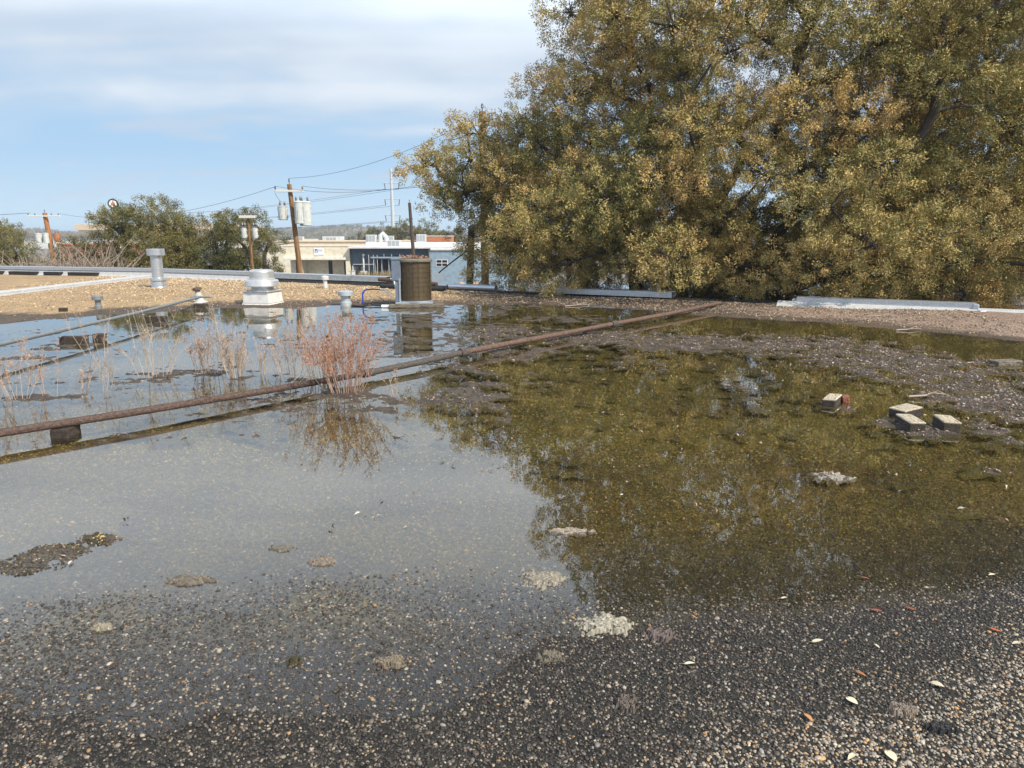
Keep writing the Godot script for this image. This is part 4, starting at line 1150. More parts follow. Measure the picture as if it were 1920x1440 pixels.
	var rp := [[1.19, -2.20, 0.05, 0.6, 0.33, 0.13, 0.05], [0.92, -1.97, 0.05, 0.3, 0.48, 0.24, 0.09], [1.84, -2.48, 0.05, 0.8, 0.42, 0.11, 0.05], [1.61, -2.65, 0.05, 0.9, 0.25, 0.07, 0.045], [1.46, -2.63, 0.05, 1.3, 0.30, 0.07, 0.045], [1.56, -2.92, 0.04, 1.0, 0.3, 0.08, 0.04], [0.72, -2.59, 0.03, 0.5, 0.45, 0.2, 0.07], [-2.13, -3.12, 0.04, 1.2, 0.5, 0.26, 0.2], [-2.06, -3.08, 0.045, 0.2, 0.66, 0.58, 0.48]]
	rng.seed = 760
	for i in pale.size() + rp.size():
		var is_pale := i < pale.size()
		var p: Array = pp[i] if is_pale else rp[i - pale.size()]
		var st := MB.new()
		st.col = Color(0.58, 0.52, 0.37) * rr(0.85, 1.1) if is_pale else Color(p[4], p[5], p[6])
		var o := thing("fallen_leaf", pale[i] if is_pale else red[i - pale.size()], "leaf", Vector3(p[0], maxf(maxf(bed(p[0], p[1]), silt(p[0], p[1])), -0.004) + 0.011, p[1]), p[3], "leaves fallen on the gravel")
		var fat: float = 0.62 if i in [2, 3, 5] else 0.34
		leaf_blade(st, p[2] * 0.85, p[2] * 0.85 * fat, rr(0.05, 0.25))
		obj("blade", st, M.litter, o)
		st = MB.new()
		st.col = Color(0.30, 0.2, 0.12)
		st.tube([Vector3(0, 0.001, 0.004), Vector3(0, 0.003, -0.012), Vector3(0.002, 0.002, -0.02)], [0.0009], 4, false)
		obj("stalk", st, M.litter, o)
	# crusts of dried algae and silt
	var cr := [["pale flaky lichen coloured crust in the foreground", 0.37, -2.53, 0.115, 0.075, 0.27, 0.25, 0.195], ["greyish crust with ragged outline left of the palest one", 0.13, -2.92, 0.11, 0.09, 0.20, 0.18, 0.14], ["small rounded crust in the lower middle foreground", -0.43, -2.28, 0.055, 0.035, 0.17, 0.14, 0.10], ["long brown crust in the left foreground", -1.42, -2.90, 0.115, 0.045, 0.13, 0.11, 0.085], ["ring shaped faint crust right of the long brown one", -0.89, -3.09, 0.07, 0.05, 0.17, 0.14, 0.11], ["small grey brown crust above the ring shaped one", -1.12, -3.23, 0.075, 0.04, 0.13, 0.115, 0.09], ["brown crust right of the palest one", 0.56, -2.45, 0.06, 0.05, 0.11, 0.085, 0.075], ["brown crust low in the middle of the gravel", 0.37, -2.04, 0.038, 0.045, 0.11, 0.09, 0.075], ["small grey crust between the palest one and the waterline", 0.14, -2.31, 0.05, 0.03, 0.15, 0.13, 0.10], ["tiny pale crust in the left foreground", -1.59, -2.51, 0.04, 0.02, 0.28, 0.25, 0.19], ["tiny dark mossy tuft in the foreground", -0.78, -2.29, 0.028, 0.022, 0.06, 0.055, 0.03], ["brown grey crust on the dry gravel at lower right", 1.24, -1.99, 0.05, 0.035, 0.19, 0.155, 0.125], ["black tar lump on the dry gravel at lower right", 1.30, -1.90, 0.05, 0.028, 0.022, 0.023, 0.025], ["grey silt crust alone in the olive water at right", 2.03, -4.29, 0.13, 0.09, 0.24, 0.22, 0.18], ["whitish floating crust at the edge of the oak's reflection", 0.30, -3.44, 0.12, 0.04, 0.26, 0.22, 0.17]]
	for i in cr.size():
		var p: Array = cr[i]
		var o := obj("dried_crust", crust(p[3], p[4], Color(p[5], p[6], p[7]), 800 + i), M.litter)
		o.position = Vector3(p[1], maxf(bed(p[1], p[2]), -0.012), p[2])
		tag(o, p[0], "crust", "dried crusts on the gravel")
	# leaf litter on the sediment and along the far edge
	rng.seed = 780
	var one := MB.new(); leaf_into(one, Vector3(0, 0, -0.5), Basis(), 1.0, 0.4, 0.35)
	var two := MB.new(); leaf_into(two, Vector3(0, 0, -0.5), Basis(), 1.0, 0.3, 0.8)
	var where := [[], []]
	var tint := [PackedColorArray(), PackedColorArray()]
	var drop := func(x: float, y: float, z: float, s: float):
		var f := rng.randf()
		var c := Color(0.46, 0.37, 0.27) if f < 0.2 else (Color(0.30, 0.19, 0.14) if f < 0.4 else (Color(0.13, 0.105, 0.09) if f < 0.78 else (Color(0.62, 0.56, 0.45) if f < 0.88 else Color(0.44, 0.27, 0.19))))
		var k := rng.randi() % 2
		where[k].append(Transform3D(Basis.from_euler(Vector3(rr(-0.35, 0.35), rr(0, TAU), rr(-0.5, 0.5))).scaled(Vector3.ONE * s), Vector3(x, y + s * 0.1, z)))
		tint[k].append(c * rr(0.5, 1.05))
	for i in 190000:
		var x := rr(-5.2, 6.6)
		var z := rr(-11.6, -3.2)
		if x < -0.9 and rng.randf() < 0.6: continue
		var h := silt(x, z)
		if h < 0.001 or h < bed(x, z): continue
		if rng.randf() > 0.35 + 0.5 * smoothstep(2.0, 4.5, x): continue
		drop.call(x, h, z, rr(0.012, 0.03) if rng.randf() < 0.75 else rr(0.03, 0.052))
	for i in 9000:
		var x := rr(-1.2, 8.5)
		var q := absf(rng.randfn(0.0, 1.0)) * 1.25 + 0.05
		var z := edge_z(x) + q / 0.889
		var h := bed(x, z)
		if h < 0.0 or (x > 5.2 and rng.randf() < 0.6): continue
		drop.call(x, h, z, rr(0.03, 0.065))
	for i in 1500:       # single leaves afloat
		var x := rr(-1.0, 6.0)
		var z := rr(-9.0, -3.4)
		if bed(x, z) > -0.02 or nw.get_noise_2d(x * 2.0, z * 2.0) < 0.05: continue
		drop.call(x, 0.0, z, rr(0.02, 0.045))
	for k in 2: tag(copies("leaf_litter", [one.done(), two.done()][k], M.litter, where[k], tint[k]), "brown and beige oak leaf litter scattered over the sediment and roof edge", "leaf litter", "leaf litter of the oaks")
	# a few fallen twigs
	for p in [["forked dead twig on the pink dirt before the white parapet", 6.75, -12.9, 0.55], ["bent dead twig lying by the waterline under the white parapet", 6.35, -11.3, 0.45], ["short dead twig across the sediment under the oak", 1.4, -15.3, 0.6], ["long pale twig on the sediment right of the wood blocks", 3.9, -6.5, 0.4]]:
		rng.seed += 1
		var o := thing("fallen_twig", p[0], "twig", Vector3(p[1], maxf(maxf(bed(p[1], p[2]), silt(p[1], p[2])), 0.0) + 0.012, p[2]), rr(-0.5, 0.5))
		var st := MB.new()
		var l: float = p[3]
		st.tube([Vector3(-l / 2, 0, 0), Vector3(-l * 0.1, 0.012, 0.03), Vector3(l * 0.2, 0.02, -0.02), Vector3(l / 2, 0.005, 0.02)], [0.011, 0.009, 0.007, 0.003], 6)
		obj("stem", st, M.twig, o)
		st = MB.new()
		st.tube([Vector3(-l * 0.1, 0.012, 0.03), Vector3(l * 0.1, 0.06, 0.07), Vector3(l * 0.25, 0.03, 0.13)], [0.007, 0.005, 0.003], 5)
		obj("side_shoot", st, M.twig, o)

func leaf_blade(st: MB, l: float, w: float, curl: float) -> void:
	var n := 8
	var last := []
	for i in n + 1:
		var f := float(i) / n
		var half := w * 0.5 * pow(sin(PI * pow(f, 0.8)), 0.8) if i > 0 and i < n else 0.0005
		var y := curl * l * 0.35 * sin(f * PI) * (0.6 + 0.4 * f)
		var z := l * (f - 0.1)
		var row := [Vector3(-half, y + half * 0.14, z), Vector3(0, y, z), Vector3(half, y + half * 0.12, z)]
		if last.size():
			for k in 2: st.poly([last[k], row[k], row[k + 1], last[k + 1]])
		last = row

func crust(a: float, b: float, col: Color, seed_: int) -> ArrayMesh:
	var f := noise(seed_, 1.0, FastNoiseLite.TYPE_SIMPLEX_SMOOTH, 4)
	var st := MB.new()
	var n := 46
	var hs := {}
	var at := func(i: int, j: int):
		var x := (float(i) / n * 2.0 - 1.0) * 1.5
		var z := (float(j) / n * 2.0 - 1.0) * 1.5
		var d := Vector2(x, z).length() + f.get_noise_2d(x * 1.6, z * 1.6) * 0.75
		var h := (1.0 - smoothstep(0.55, 1.0, d)) * 0.022 + f.get_noise_2d(x * 6.0, z * 6.0) * 0.008 - 0.003
		return [Vector3(x * a, h, z * b), d]
	for j in n:
		for i in n:
			var p := [at.call(i, j), at.call(i + 1, j), at.call(i + 1, j + 1), at.call(i, j + 1)]
			var m := 0.0
			for q in p: m += q[1] / 4.0
			if m > 0.98: continue
			st.col = col * (1.0 + 0.9 * f.get_noise_2d(i * 0.55, j * 0.55))
			st.col.a = 1.0
			st.poly([p[3][0], p[2][0], p[1][0], p[0][0]])
	return st.done()

func transformer(t: Node3D, at: Vector3, r: float, h: float, m: Material) -> void:
	var st := MB.new()
	st.lathe([Vector2(0.0, 0.0), Vector2(r * 0.92, 0.0), Vector2(r, 0.03), Vector2(r, h * 0.92), Vector2(r * 1.07, h * 0.93), Vector2(r * 1.07, h * 0.96), Vector2(r * 0.8, h), Vector2(0.0, h * 1.02)], 20, at)
	for s in [0.2, 0.75]: st.box(at + Vector3(0, h * s, 0), Vector3(r * 2.3, 0.06, 0.10), 0.01)
	var o := obj("transformer", st, m, t)
	st = MB.new()
	for k in [-0.5, 0.5]:
		st.lathe([Vector2(0.05, h), Vector2(0.07, h + 0.05), Vector2(0.035, h + 0.08), Vector2(0.06, h + 0.13), Vector2(0.03, h + 0.2), Vector2(0.0, h + 0.24)], 10, at + Vector3(k * r, 0, 0))
	obj("bushing", st, M.ceramic, o)
	st = MB.new()
	for k in 5: st.box(at + Vector3(r * 0.72 * cos(0.5 + k * 0.5), h * 0.5, r * 1.03 * sin(0.5 + k * 0.5) + 0.0), Vector3(0.02, h * 0.55, 0.03), 0.004)
	obj("cooling_fin", st, m, o)

# a wooden pole; arms are [height, length, turn], cans are [x, y, z, radius, height, material]
func utility_pole(label: String, at: Vector3, h: float, r: float, lean: Vector2, m: Material, arms: Array, cans: Array) -> Node3D:
	var t := thing("utility_pole", label, "utility pole", at, 0.0, "utility poles")
	var st := MB.new()
	var top := Vector3(lean.x, h, lean.y)
	st.tube([Vector3(0, -0.3, 0), top * 0.5, top], [r * 1.1, r, r * 0.85], 14)
	obj("pole", st, m, t)
	for a in arms:
		var c: Vector3 = top * (a[0] / h) + Vector3(0, 0, r + 0.06)
		var b := Basis(Vector3.UP, a[2])
		st = MB.new(); st.box(c, Vector3(a[1], 0.11, 0.09), 0.01, b)
		var arm := obj("crossarm", st, M.arm, t)
		for f in [-0.46, -0.25, 0.25, 0.46]:
			if a[1] < 1.6 and absf(f) < 0.3: continue
			st = MB.new()
			st.lathe([Vector2(0.02, 0.05), Vector2(0.02, 0.10), Vector2(0.06, 0.11), Vector2(0.035, 0.15), Vector2(0.055, 0.17), Vector2(0.03, 0.23), Vector2(0.0, 0.24)], 10, c + b * Vector3(a[1] * f, 0, 0))
			obj("insulator", st, M.ceramic, arm)
	st = MB.new()
	st.lathe([Vector2(0.02, 0.0), Vector2(0.02, 0.12), Vector2(0.055, 0.14), Vector2(0.035, 0.2), Vector2(0.05, 0.22), Vector2(0.0, 0.30)], 10, top)
	obj("insulator", st, M.ceramic, t)
	for c in cans: transformer(t, Vector3(c[0], c[1], c[2]), c[3], c[4], c[5])
	return t

func wire(label: String, a: Vector3, b: Vector3, sag: float, r: float, group: String) -> void:
	var pts := []
	for i in 17:
		var f := i / 16.0
		pts.append(a.lerp(b, f) - Vector3(0, sag * 4.0 * f * (1.0 - f), 0))
	var st := MB.new()
	st.tube(pts, [r], 5)
	tag(obj("power_line", st, M.wire), label, "power line", group)

func solid(called: String, parts: Array, m: Material, parent: Node3D, bev := 0.02) -> MeshInstance3D:    # boxes given as [min, max]
	var st := MB.new()
	for p in parts: st.box((p[0] + p[1]) / 2.0, (p[1] - p[0]).abs(), bev)
	return obj(called, st, m, parent)

func build_background() -> void:
	# ---------------- cream building with recessed front
	var o := Vector3(-23.0, GROUND_Y, -85.0)
	var t := thing("cream_building", "cream single storey building with a deep recessed front and small sign", "building", o)
	var top := 4.62
	solid("wall", [[Vector3(-3.9, 3.45, -9.0), Vector3(3.86, top, 0.0)], [Vector3(3.35, 0, -9.0), Vector3(3.86, 3.45, 0.0)], [Vector3(-3.9, 0, -9.0), Vector3(3.35, 3.45, -2.4)], [Vector3(-2.18, 0, -2.4), Vector3(-1.86, 3.45, 0.0)]], M.cream, t)
	solid("canopy", [[Vector3(-3.95, 3.10, -2.4), Vector3(3.45, 3.46, 0.28)]], M.cream_light, t)
	solid("roof", [[Vector3(-3.95, top, -9.05), Vector3(3.9, top + 0.12, 0.04)]], M.roof_tan, t)
	for x in [-3.0, 0.95, 2.85]:
		var w := solid("window", [[Vector3(x - 0.24, 1.2, -2.4), Vector3(x + 0.24, 2.92, -2.36)]], M.frame_dark, t, 0.005)
		solid("pane", [[Vector3(x - 0.2, 1.24, -2.36), Vector3(x - 0.01, 2.88, -2.345)], [Vector3(x + 0.01, 1.24, -2.36), Vector3(x + 0.2, 2.88, -2.345)]], M.glass_dark, w, 0.002)
		solid("sill", [[Vector3(x - 0.34, 1.12, -2.4), Vector3(x + 0.34, 1.2, -2.25)]], M.cream_light, w)
	var s := thing("wall_sign", "small white sign with blue square and white triangle on the cream building", "sign", o + Vector3(-0.28, 3.63, 0.03))
	solid("board", [[Vector3(0, 0, 0), Vector3(1.14, 0.82, 0.05)]], M.sign_white, s, 0.01)
	solid("blue_square", [[Vector3(0.10, 0.30, 0.05), Vector3(0.42, 0.72, 0.056)]], M.sign_blue, s, 0.001)
	var st := MB.new()
	st.poly([Vector3(0.17, 0.36, 0.06), Vector3(0.35, 0.36, 0.06), Vector3(0.26, 0.66, 0.06)])
	obj("triangle", st, M.sign_white, s)
	solid("lettering", [[Vector3(0.46, 0.50, 0.05), Vector3(0.60, 0.68, 0.055)], [Vector3(0.64, 0.50, 0.05), Vector3(0.78, 0.68, 0.055)], [Vector3(0.82, 0.50, 0.05), Vector3(0.98, 0.68, 0.055)], [Vector3(0.46, 0.38, 0.05), Vector3(1.04, 0.43, 0.055)], [Vector3(0.12, 0.10, 0.05), Vector3(1.04, 0.15, 0.055)]], M.sign_grey, s, 0.001)
	# tan building behind
	t = thing("tan_building", "long low building with tan gravel roof behind the cream building", "building", Vector3(-27.0, GROUND_Y, -106.0))
	solid("wall", [[Vector3(-9.0, 0, -12), Vector3(11.0, 4.9, 0)]], M.cream, t)
	solid("roof", [[Vector3(-9.1, 4.9, -12.1), Vector3(11.1, 5.15, 0.1)]], M.roof_tan, t)
	solid("orange_panel", [[Vector3(7.2, 4.2, 0.0), Vector3(9.6, 5.1, 0.16)]], M.orange_brick, t)
	# ---------------- blue grey building
	o = Vector3(-19.1, GROUND_Y, -85.4)
	t = thing("blue_building", "blue grey flat roofed building with dark glass front", "building", o)
	solid("wall", [[Vector3(0.02, 0, -14), Vector3(9.4, 4.42, 0)]], M.blue_wall, t)
	solid("wall_right", [[Vector3(9.42, 0, -14), Vector3(21.0, 4.5, 1.2)]], M.blue_wall_light, t)
	solid("roof", [[Vector3(0.0, 4.42, -14.1), Vector3(21.2, 4.62, 1.3)], [Vector3(0.0, 4.62, -14.1), Vector3(21.2, 5.0, -9.0)]], M.roof_white, t)
	solid("roof_edge", [[Vector3(9.6, 4.22, 1.2), Vector3(21.1, 4.44, 1.36)]], M.white_paint, t)
	for x in [2.95, 3.75, 4.6]:
		var w := solid("window", [[Vector3(x, 1.0, 0.0), Vector3(x + 0.78, 3.15, 0.05)]], M.frame_grey, t, 0.004)
		solid("pane", [[Vector3(x + 0.06, 1.05, 0.05), Vector3(x + 0.72, 3.1, 0.07)]], M.glass_dark, w, 0.002)
	for x in [2.88, 3.68, 4.52, 5.4]: solid("post", [[Vector3(x, 0.9, 0.05), Vector3(x + 0.1, 3.3, 0.6)]], M.frame_grey, t, 0.01)
	solid("awning", [[Vector3(2.6, 3.28, 0.0), Vector3(7.6, 3.46, 1.0)]], M.blue_wall_light, t)
	var w2 := solid("window", [[Vector3(10.2, 2.35, 1.2), Vector3(11.6, 3.15, 1.24)]], M.white_paint, t, 0.005)
	for x in [10.28, 10.94]:
		for y in [2.42, 2.80]: solid("pane", [[Vector3(x, y, 1.24), Vector3(x + 0.58, y + 0.3, 1.25)]], M.glass_dark, w2, 0.002)
	solid("downpipe", [[Vector3(9.3, 0.3, 1.22), Vector3(9.42, 4.3, 1.34)]], M.frame_dark, t)
	solid("door", [[Vector3(0.55, 0.2, 0.0), Vector3(1.15, 2.5, 0.05)]], M.frame_dark, t)
	for y in [0.0]:
		t = thing("meter_cabinet", "white meter cabinet beside the dark door of the blue grey building", "meter cabinet", o + Vector3(0.2, 0.9, 0.1))
		solid("box", [[Vector3(-0.12, 0, 0), Vector3(0.3, 0.95, 0.3)]], M.white_paint, t)
		solid("conduit", [[Vector3(0.0, 0.95, 0.1), Vector3(0.1, 1.5, 0.2)]], M.white_paint, t)
		t = thing("service_mast", "white electric service mast with hooded top on the blue grey building", "service mast", o + Vector3(1.5, 0.3, 0.4))
		solid("cabinet", [[Vector3(-0.3, 0.3, 0), Vector3(0.45, 1.5, 0.25)]], M.white_paint, t)
		st = MB.new(); st.tube([Vector3(0.1, 1.4, 0.12), Vector3(0.1, 3.3, 0.12)], [0.1], 10); obj("pipe", st, M.white_paint, t)
		st = MB.new(); st.lathe([Vector2(0.1, 0), Vector2(0.2, 0.05), Vector2(0.16, 0.2), Vector2(0.0, 0.27)], 12, Vector3(0.13, 3.25, 0.14)); obj("weather_head", st, M.white_paint, t)
		t = thing("pipe_rack", "thin white pipe frame standing in front of the blue grey building", "pipe frame", o + Vector3(1.0, 0.5, 0.9))
		st = MB.new()
		st.tube([Vector3(-0.6, 2.1, 0), Vector3(1.9, 2.1, 0)], [0.03], 6)
		for x in [1.3, 1.85, 2.3]: st.tube([Vector3(x, 0, 0), Vector3(x, 3.2, 0)], [0.028], 6)
		st.tube([Vector3(1.5, 2.9, 0), Vector3(6.5, 2.9, 0)], [0.03], 6)
		for x in [3.1, 4.0, 4.95]: st.tube([Vector3(x, 2.7, 0), Vector3(x, 3.3, 0)], [0.025], 6)
		obj("frame", st, M.white_paint, t)
	t = thing("planter_wall", "grey green planter wall with dry grasses before the blue grey building", "planter", o + Vector3(1.1, 0, 2.0))
	solid("wall", [[Vector3(0, 0, -0.8), Vector3(6.4, 1.0, 0)]], M.blue_wall_light, t)
	rng.seed = 900
	st = MB.new()
	for i in 700:
		st.col = Color(0.46, 0.36, 0.17).lerp(Color(0.25, 0.2, 0.1), rng.randf())
		leaf_into(st, Vector3(rr(0.1, 6.3), 1.0, rr(-0.7, -0.1)), facing(Vector3(rr(-0.35, 0.35), 1, rr(-0.3, 0.3)), rr(0, TAU)), rr(0.4, 1.1), 0.06)
	obj("dry_grass", st, M.stem, t).set_meta("kind", "stuff")
	t = thing("yard_gate", "dark metal gate panel beside the blue grey building", "gate", o + Vector3(9.7, 0.4, 2.6))
	st = MB.new()
	for k in 12: st.box(Vector3(0.05 + k * 0.12, 0.75, 0), Vector3(0.05, 1.5, 0.04), 0.005)
	for y in [0.05, 1.45]: st.box(Vector3(0.7, y, 0), Vector3(1.45, 0.07, 0.06), 0.005)
	obj("panel", st, M.frame_grey, t)
	# rooftop machines
	var ru := "air conditioning boxes on the neighbouring roofs"
	for r in [["large pale rooftop unit with hooded duct, left of the white steel mast", Vector3(-18.6, 0.55, -96.0), Vector3(1.3, 0.95, 1.2)], ["pale louvered rooftop unit in front of the white steel mast", Vector3(-14.3, 0.1, -88.0), Vector3(1.5, 0.75, 1.0)], ["grey rooftop unit between the orange brick strips", Vector3(-12.5, 0.55, -100.0), Vector3(1.3, 1.0, 1.1)], ["small white rooftop unit right of the hooded duct", Vector3(-16.7, 0.75, -100.0), Vector3(0.8, 0.6, 0.8)], ["small grey rooftop unit behind the cream building's left end", Vector3(-31.5, 0.68, -108.0), Vector3(0.9, 0.55, 0.8)], ["low white rooftop unit behind the leaning brown pole", Vector3(-27.8, 0.68, -112.0), Vector3(1.6, 0.45, 0.9)]]:
		t = thing("rooftop_unit", r[0], "rooftop unit", r[1], 0.0, ru)
		var z: Vector3 = r[2]
		solid("cabinet", [[Vector3(-z.x / 2, -0.35, -z.z / 2), Vector3(z.x / 2, z.y, z.z / 2)]], M.can, t)
		for k in 3: solid("louver", [[Vector3(-z.x * 0.46 + k * z.x * 0.32, z.y * 0.1, z.z / 2), Vector3(-z.x * 0.46 + k * z.x * 0.32 + z.x * 0.25, z.y * 0.9, z.z / 2 + 0.03)]], M.frame_grey, t, 0.005)
	t = thing("duct_hood", "white hooded duct on the roof right of the large rooftop unit", "duct", Vector3(-17.4, 0.5, -96.0))
	st = MB.new()
	st.tube([Vector3(0, -0.4, 0), Vector3(0, 0.9, 0), Vector3(0.25, 1.15, 0), Vector3(0.7, 0.7, 0), Vector3(0.8, 0.1, 0)], [0.32], 8)
	obj("duct", st, M.can, t)
	t = thing("brick_building", "orange brick building edge behind the blue grey building's roof", "building", Vector3(-12.6, GROUND_Y, -104.0))
	solid("wall", [[Vector3(-0.8, 0, -8), Vector3(3.6, 5.75, 0)]], M.orange_brick, t)
	solid("coping", [[Vector3(-0.85, 5.75, -8.05), Vector3(3.65, 5.85, 0.05)]], M.cream_light, t)
	# rubble and pale yard at the right of the blue building
	t = thing("rubble_pile", "heap of orange sandstone blocks by the thin trunked oak", "rubble", Vector3(-4.2, GROUND_Y, -66.0))
	rng.seed = 910
	for i in 34:
		st = MB.new()
		var a := rr(0, TAU)
		var r := 1.5 * sqrt(rng.randf())
		var z := rr(0.3, 0.6)
		st.box(Vector3(cos(a) * r, (1.55 - r * 0.75) * rr(0.3, 1.0) + 0.5, sin(a) * r), Vector3(z * 1.4, z * 0.8, z), 0.05, Basis.from_euler(Vector3(rr(-0.5, 0.5), rr(0, TAU), rr(-0.5, 0.5))))
		obj("stone", st, M.sandstone, t)
	t = thing("yard_slab", "pale concrete yard slab in front of the blue grey building's right end", "slab", Vector3(-6.5, GROUND_Y, -66.0))
	solid("slab", [[Vector3(-3.5, 0, -5), Vector3(4.5, 0.5, 8)]], M.concrete, t)
	# ---------------- far left: pink brick building, white shed, hillside
	t = thing("brick_building", "pink brick building between the left trees, beyond the bare shrubs", "building", Vector3(-46.8, GROUND_Y, -78.0))
	solid("wall", [[Vector3(-2.2, 0, -8), Vector3(4.6, 4.9, 0)]], M.pink_brick, t)
	solid("coping", [[Vector3(-2.3, 4.9, -8.1), Vector3(4.7, 5.05, 0.1)]], M.orange_brick, t)
	for x in [1.6, 3.2]: solid("roof_box", [[Vector3(x, 5.05, -3.0), Vector3(x + 1.2, 5.6, -1.8)]], M.can, t)
	t = thing("warehouse", "very long low white warehouse on the far left skyline", "building", Vector3(-200.0, GROUND_Y, -310.0))
	solid("wall", [[Vector3(-60, 0, -20), Vector3(70, 5.2, 0)]], M.roof_white, t)
	solid("roof", [[Vector3(-61, 5.2, -21), Vector3(71, 6.6, 1)]], M.hill, t)
	t = thing("warehouse", "pale tan roofed warehouse rising behind the pole with three transformers", "building", Vector3(-185.0, GROUND_Y, -330.0))
	solid("wall", [[Vector3(-12, 0, -30), Vector3(60, 8.0, 0)]], M.cream, t)
	solid("roof", [[Vector3(-13, 8.0, -31), Vector3(61, 10.6, 1)]], M.roof_tan, t)
	t = thing("warehouse", "far white sheds strung along the foot of the wooded hill", "building", Vector3(-62.0, GROUND_Y, -260.0))
	for k in 6: solid("shed", [[Vector3(-25 + k * 9.5, 0, -6), Vector3(-18.5 + k * 9.5, 3.6 + (k % 3) * 0.9, 0)]], M.roof_white if k % 2 == 0 else M.cream, t)
	t = thing("white_building", "white building glimpsed through the leaves at the right edge", "building", Vector3(42.0, GROUND_Y, -62.0))
	solid("wall", [[Vector3(-6, 0, -12), Vector3(12, 9.2, 0)]], M.roof_white, t)
	solid("eave", [[Vector3(-6.4, 9.2, -12.4), Vector3(12.4, 9.6, 0.4)]], M.frame_grey, t)
	for y in [3.6, 6.6]: solid("band", [[Vector3(-6, y, 0), Vector3(12, y + 0.35, 0.12)]], M.frame_grey, t)
	# ---------------- poles
	utility_pole("leaning brown wooden pole with two transformers in front of the cream building", Vector3(-10.95, GROUND_Y, -38), 8.55, 0.135, Vector2(-0.55, 0), M.pole, [[8.2, 1.5, 0.05]], [[-0.98, 6.75, 0.0, 0.24, 0.72, M.can], [-0.02, 6.55, 0.40, 0.22, 1.15, M.can], [0.22, 6.45, 0.1, 0.30, 1.25, M.can]])
	utility_pole("short pole with two white transformers before the rounded evergreen tree", Vector3(-10.85, GROUND_Y, -30.2), 6.83, 0.065, Vector2(-0.08, 0), M.pole, [[6.72, 0.66, 0.0]], [[-0.27, 5.86, 0.06, 0.105, 0.42, M.can], [0.19, 5.86, 0.06, 0.105, 0.42, M.can]])
	utility_pole("orange pole with three transformers at the far left", Vector3(-37.9, GROUND_Y, -60), 7.75, 0.2, Vector2(-0.5, 0), M.pole_orange, [[7.5, 2.7, 0.0]], [[-1.1, 5.35, 0.2, 0.26, 0.78, M.can], [-0.35, 5.3, 0.45, 0.2, 0.85, M.can], [0.4, 5.4, 0.2, 0.24, 0.72, M.can_rust]])
	utility_pole("dark slender pole standing behind the condenser unit", Vector3(-9.35, GROUND_Y, -70), 9.0, 0.17, Vector2(-0.45, 0), M.pole_dark, [], [])
	utility_pole("tall pole whose crossarm sticks out of the oak crown", Vector3(-0.95, GROUND_Y, -26.5), 10.25, 0.14, Vector2(-0.1, 0), M.pole, [[9.8, 1.3, 0.0], [7.9, 1.3, 0.0]], [])
	t = thing("steel_mast", "tall pale steel transmission mast with short arms behind the flat roofs", "mast", Vector3(-26.15, GROUND_Y, -160))
	st = MB.new(); st.tube([Vector3(0, 0, 0), Vector3(0, 8.6, 0), Vector3(-0.1, 20.0, 0)], [0.5, 0.42, 0.24], 12); obj("mast", st, M.steel_pole, t)
	for y in [10.2, 13.6, 17.0]:
		st = MB.new(); st.box(Vector3(0, y, 0), Vector3(3.6, 0.22, 0.25), 0.03)
		var arm := obj("arm", st, M.steel_pole, t)
		for x in [-1.6, 1.6]:
			st = MB.new(); st.tube([Vector3(x, y - 0.1, 0), Vector3(x * 0.9, y - 1.3, 0)], [0.1], 6); obj("insulator", st, M.ceramic, arm)
	t = thing("steel_mast", "distant steel transmission mast hidden behind the broad bushy tree", "mast", Vector3(-151.0, GROUND_Y, -322))
	st = MB.new(); st.tube([Vector3(0, 0, 0), Vector3(0, 17.0, 0)], [0.5, 0.3], 10); obj("mast", st, M.steel_pole, t)
	for y in [9.5, 12.6, 15.6]:
		st = MB.new(); st.box(Vector3(0, y, 0), Vector3(3.6, 0.22, 0.25), 0.03); obj("arm", st, M.steel_pole, t)
	var tg := "high transmission lines on the steel masts"
	var k := 0
	for y in [10.2, 13.6, 17.0]:
		for x in [-1.5, 1.5]:
			wire("thin transmission line, %s of the six on the steel masts" % ["lowest left", "lowest right", "middle left", "middle right", "upper left", "upper right"][k], Vector3(-26.15 + x, GROUND_Y + y - 1.3, -160), Vector3(-151 + x, GROUND_Y + y * 0.92 - 0.3, -322), 1.2, 0.032, tg)
			k += 1
	var pg := "power lines of the wooden poles"
	var p1 := Vector3(-11.5, GROUND_Y, -38)
	wire("power line from the leaning pole's top to the oak pole", p1 + Vector3(0.0, 8.85, 0), Vector3(-1.05, 5.65, -26.5), 0.5, 0.008, pg)
	wire("power line from the leaning pole's right arm to the oak pole", p1 + Vector3(0.7, 8.45, 0.2), Vector3(-0.45, 3.6, -26.4), 0.35, 0.008, pg)
	wire("power line from the leaning pole's left arm to the oak pole", p1 + Vector3(-0.7, 8.45, 0.2), Vector3(-1.5, 3.6, -26.4), 0.45, 0.008, pg)
	wire("power line from the leaning pole's left arm towards the orange pole", p1 + Vector3(-0.7, 8.42, 0.1), Vector3(-37.2, GROUND_Y + 7.7, -60), 0.9, 0.010, pg)
	wire("lower cable from the leaning pole towards the orange pole", p1 + Vector3(0.1, 5.6, 0.1), Vector3(-38.2, GROUND_Y + 5.0, -60), 0.7, 0.02, pg)
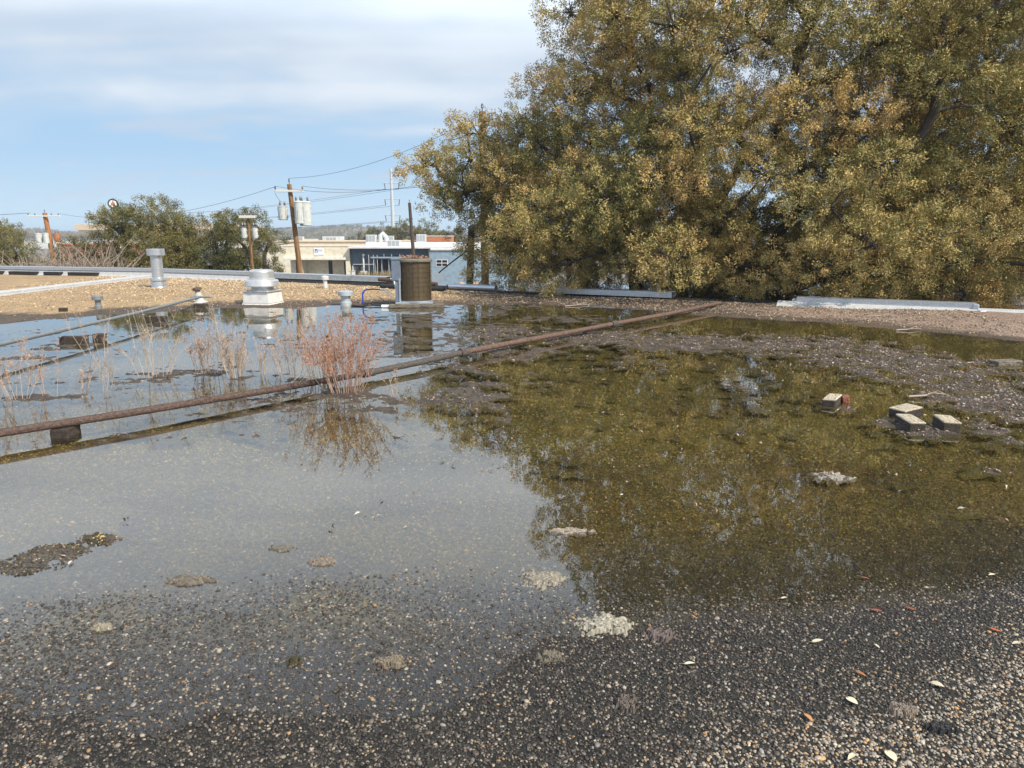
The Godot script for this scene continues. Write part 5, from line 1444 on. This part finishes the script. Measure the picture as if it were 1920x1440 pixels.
	wire("power line from the orange pole out of view at the left, upper", Vector3(-39.6, GROUND_Y + 7.75, -60), Vector3(-78, GROUND_Y + 8.2, -66), 0.6, 0.016, pg)
	wire("power line from the orange pole out of view at the left, lower", Vector3(-38.6, GROUND_Y + 5.6, -60), Vector3(-78, GROUND_Y + 6.1, -66), 0.5, 0.016, pg)
	wire("low cable crossing before the cream building, upper", p1 + Vector3(0.25, 3.35, 0.1), Vector3(0.0, -1.0, -27.0), 0.35, 0.012, pg)
	wire("low cable crossing before the cream building, lower", p1 + Vector3(0.35, 2.6, 0.1), Vector3(0.0, -1.6, -27.0), 0.3, 0.012, pg)
	wire("jumper wire from the left arm down to the left transformer", p1 + Vector3(-0.72, 8.1, 0.15), p1 + Vector3(-0.45, 7.65, 0.0), 0.06, 0.01, pg)
	wire("dark cable sloping up into the leaves beside the condenser unit", Vector3(-2.75, 0.1, -27.0), Vector3(-1.3, 1.15, -26.4), -0.03, 0.028, pg)
	# round sign on a white post
	t = thing("round_sign", "round sign with dark rim on a tall white post above the trees", "sign", Vector3(-37.75, GROUND_Y, -70), 0.35)
	st = MB.new(); st.tube([Vector3(0, 0, 0), Vector3(-0.3, 7.7, 0)], [0.16, 0.13], 10); obj("post", st, M.white_paint, t)
	var up := Basis(Vector3.RIGHT, PI / 2)
	st = MB.new(); st.lathe([Vector2(0.0, -0.1), Vector2(0.46, -0.1), Vector2(0.46, 0.1), Vector2(0.34, 0.1), Vector2(0.34, 0.04), Vector2(0.0, 0.04)], 28, Vector3(-0.35, 8.9, 0), up); obj("rim", st, M.frame_dark, t)
	st = MB.new(); st.lathe([Vector2(0.33, 0.04), Vector2(0.33, 0.08), Vector2(0.0, 0.08)], 28, Vector3(-0.35, 8.9, 0), up); obj("face", st, M.sign_white, t)
	st = MB.new(); st.lathe([Vector2(0.16, 0.08), Vector2(0.15, 0.09), Vector2(0.0, 0.09)], 20, Vector3(-0.37, 8.88, 0), up); obj("emblem", st, M.sign_red, t)
	solid("bracket", [[Vector3(-0.55, 7.7, -0.1), Vector3(-0.1, 8.3, 0.1)]], M.frame_grey, t)
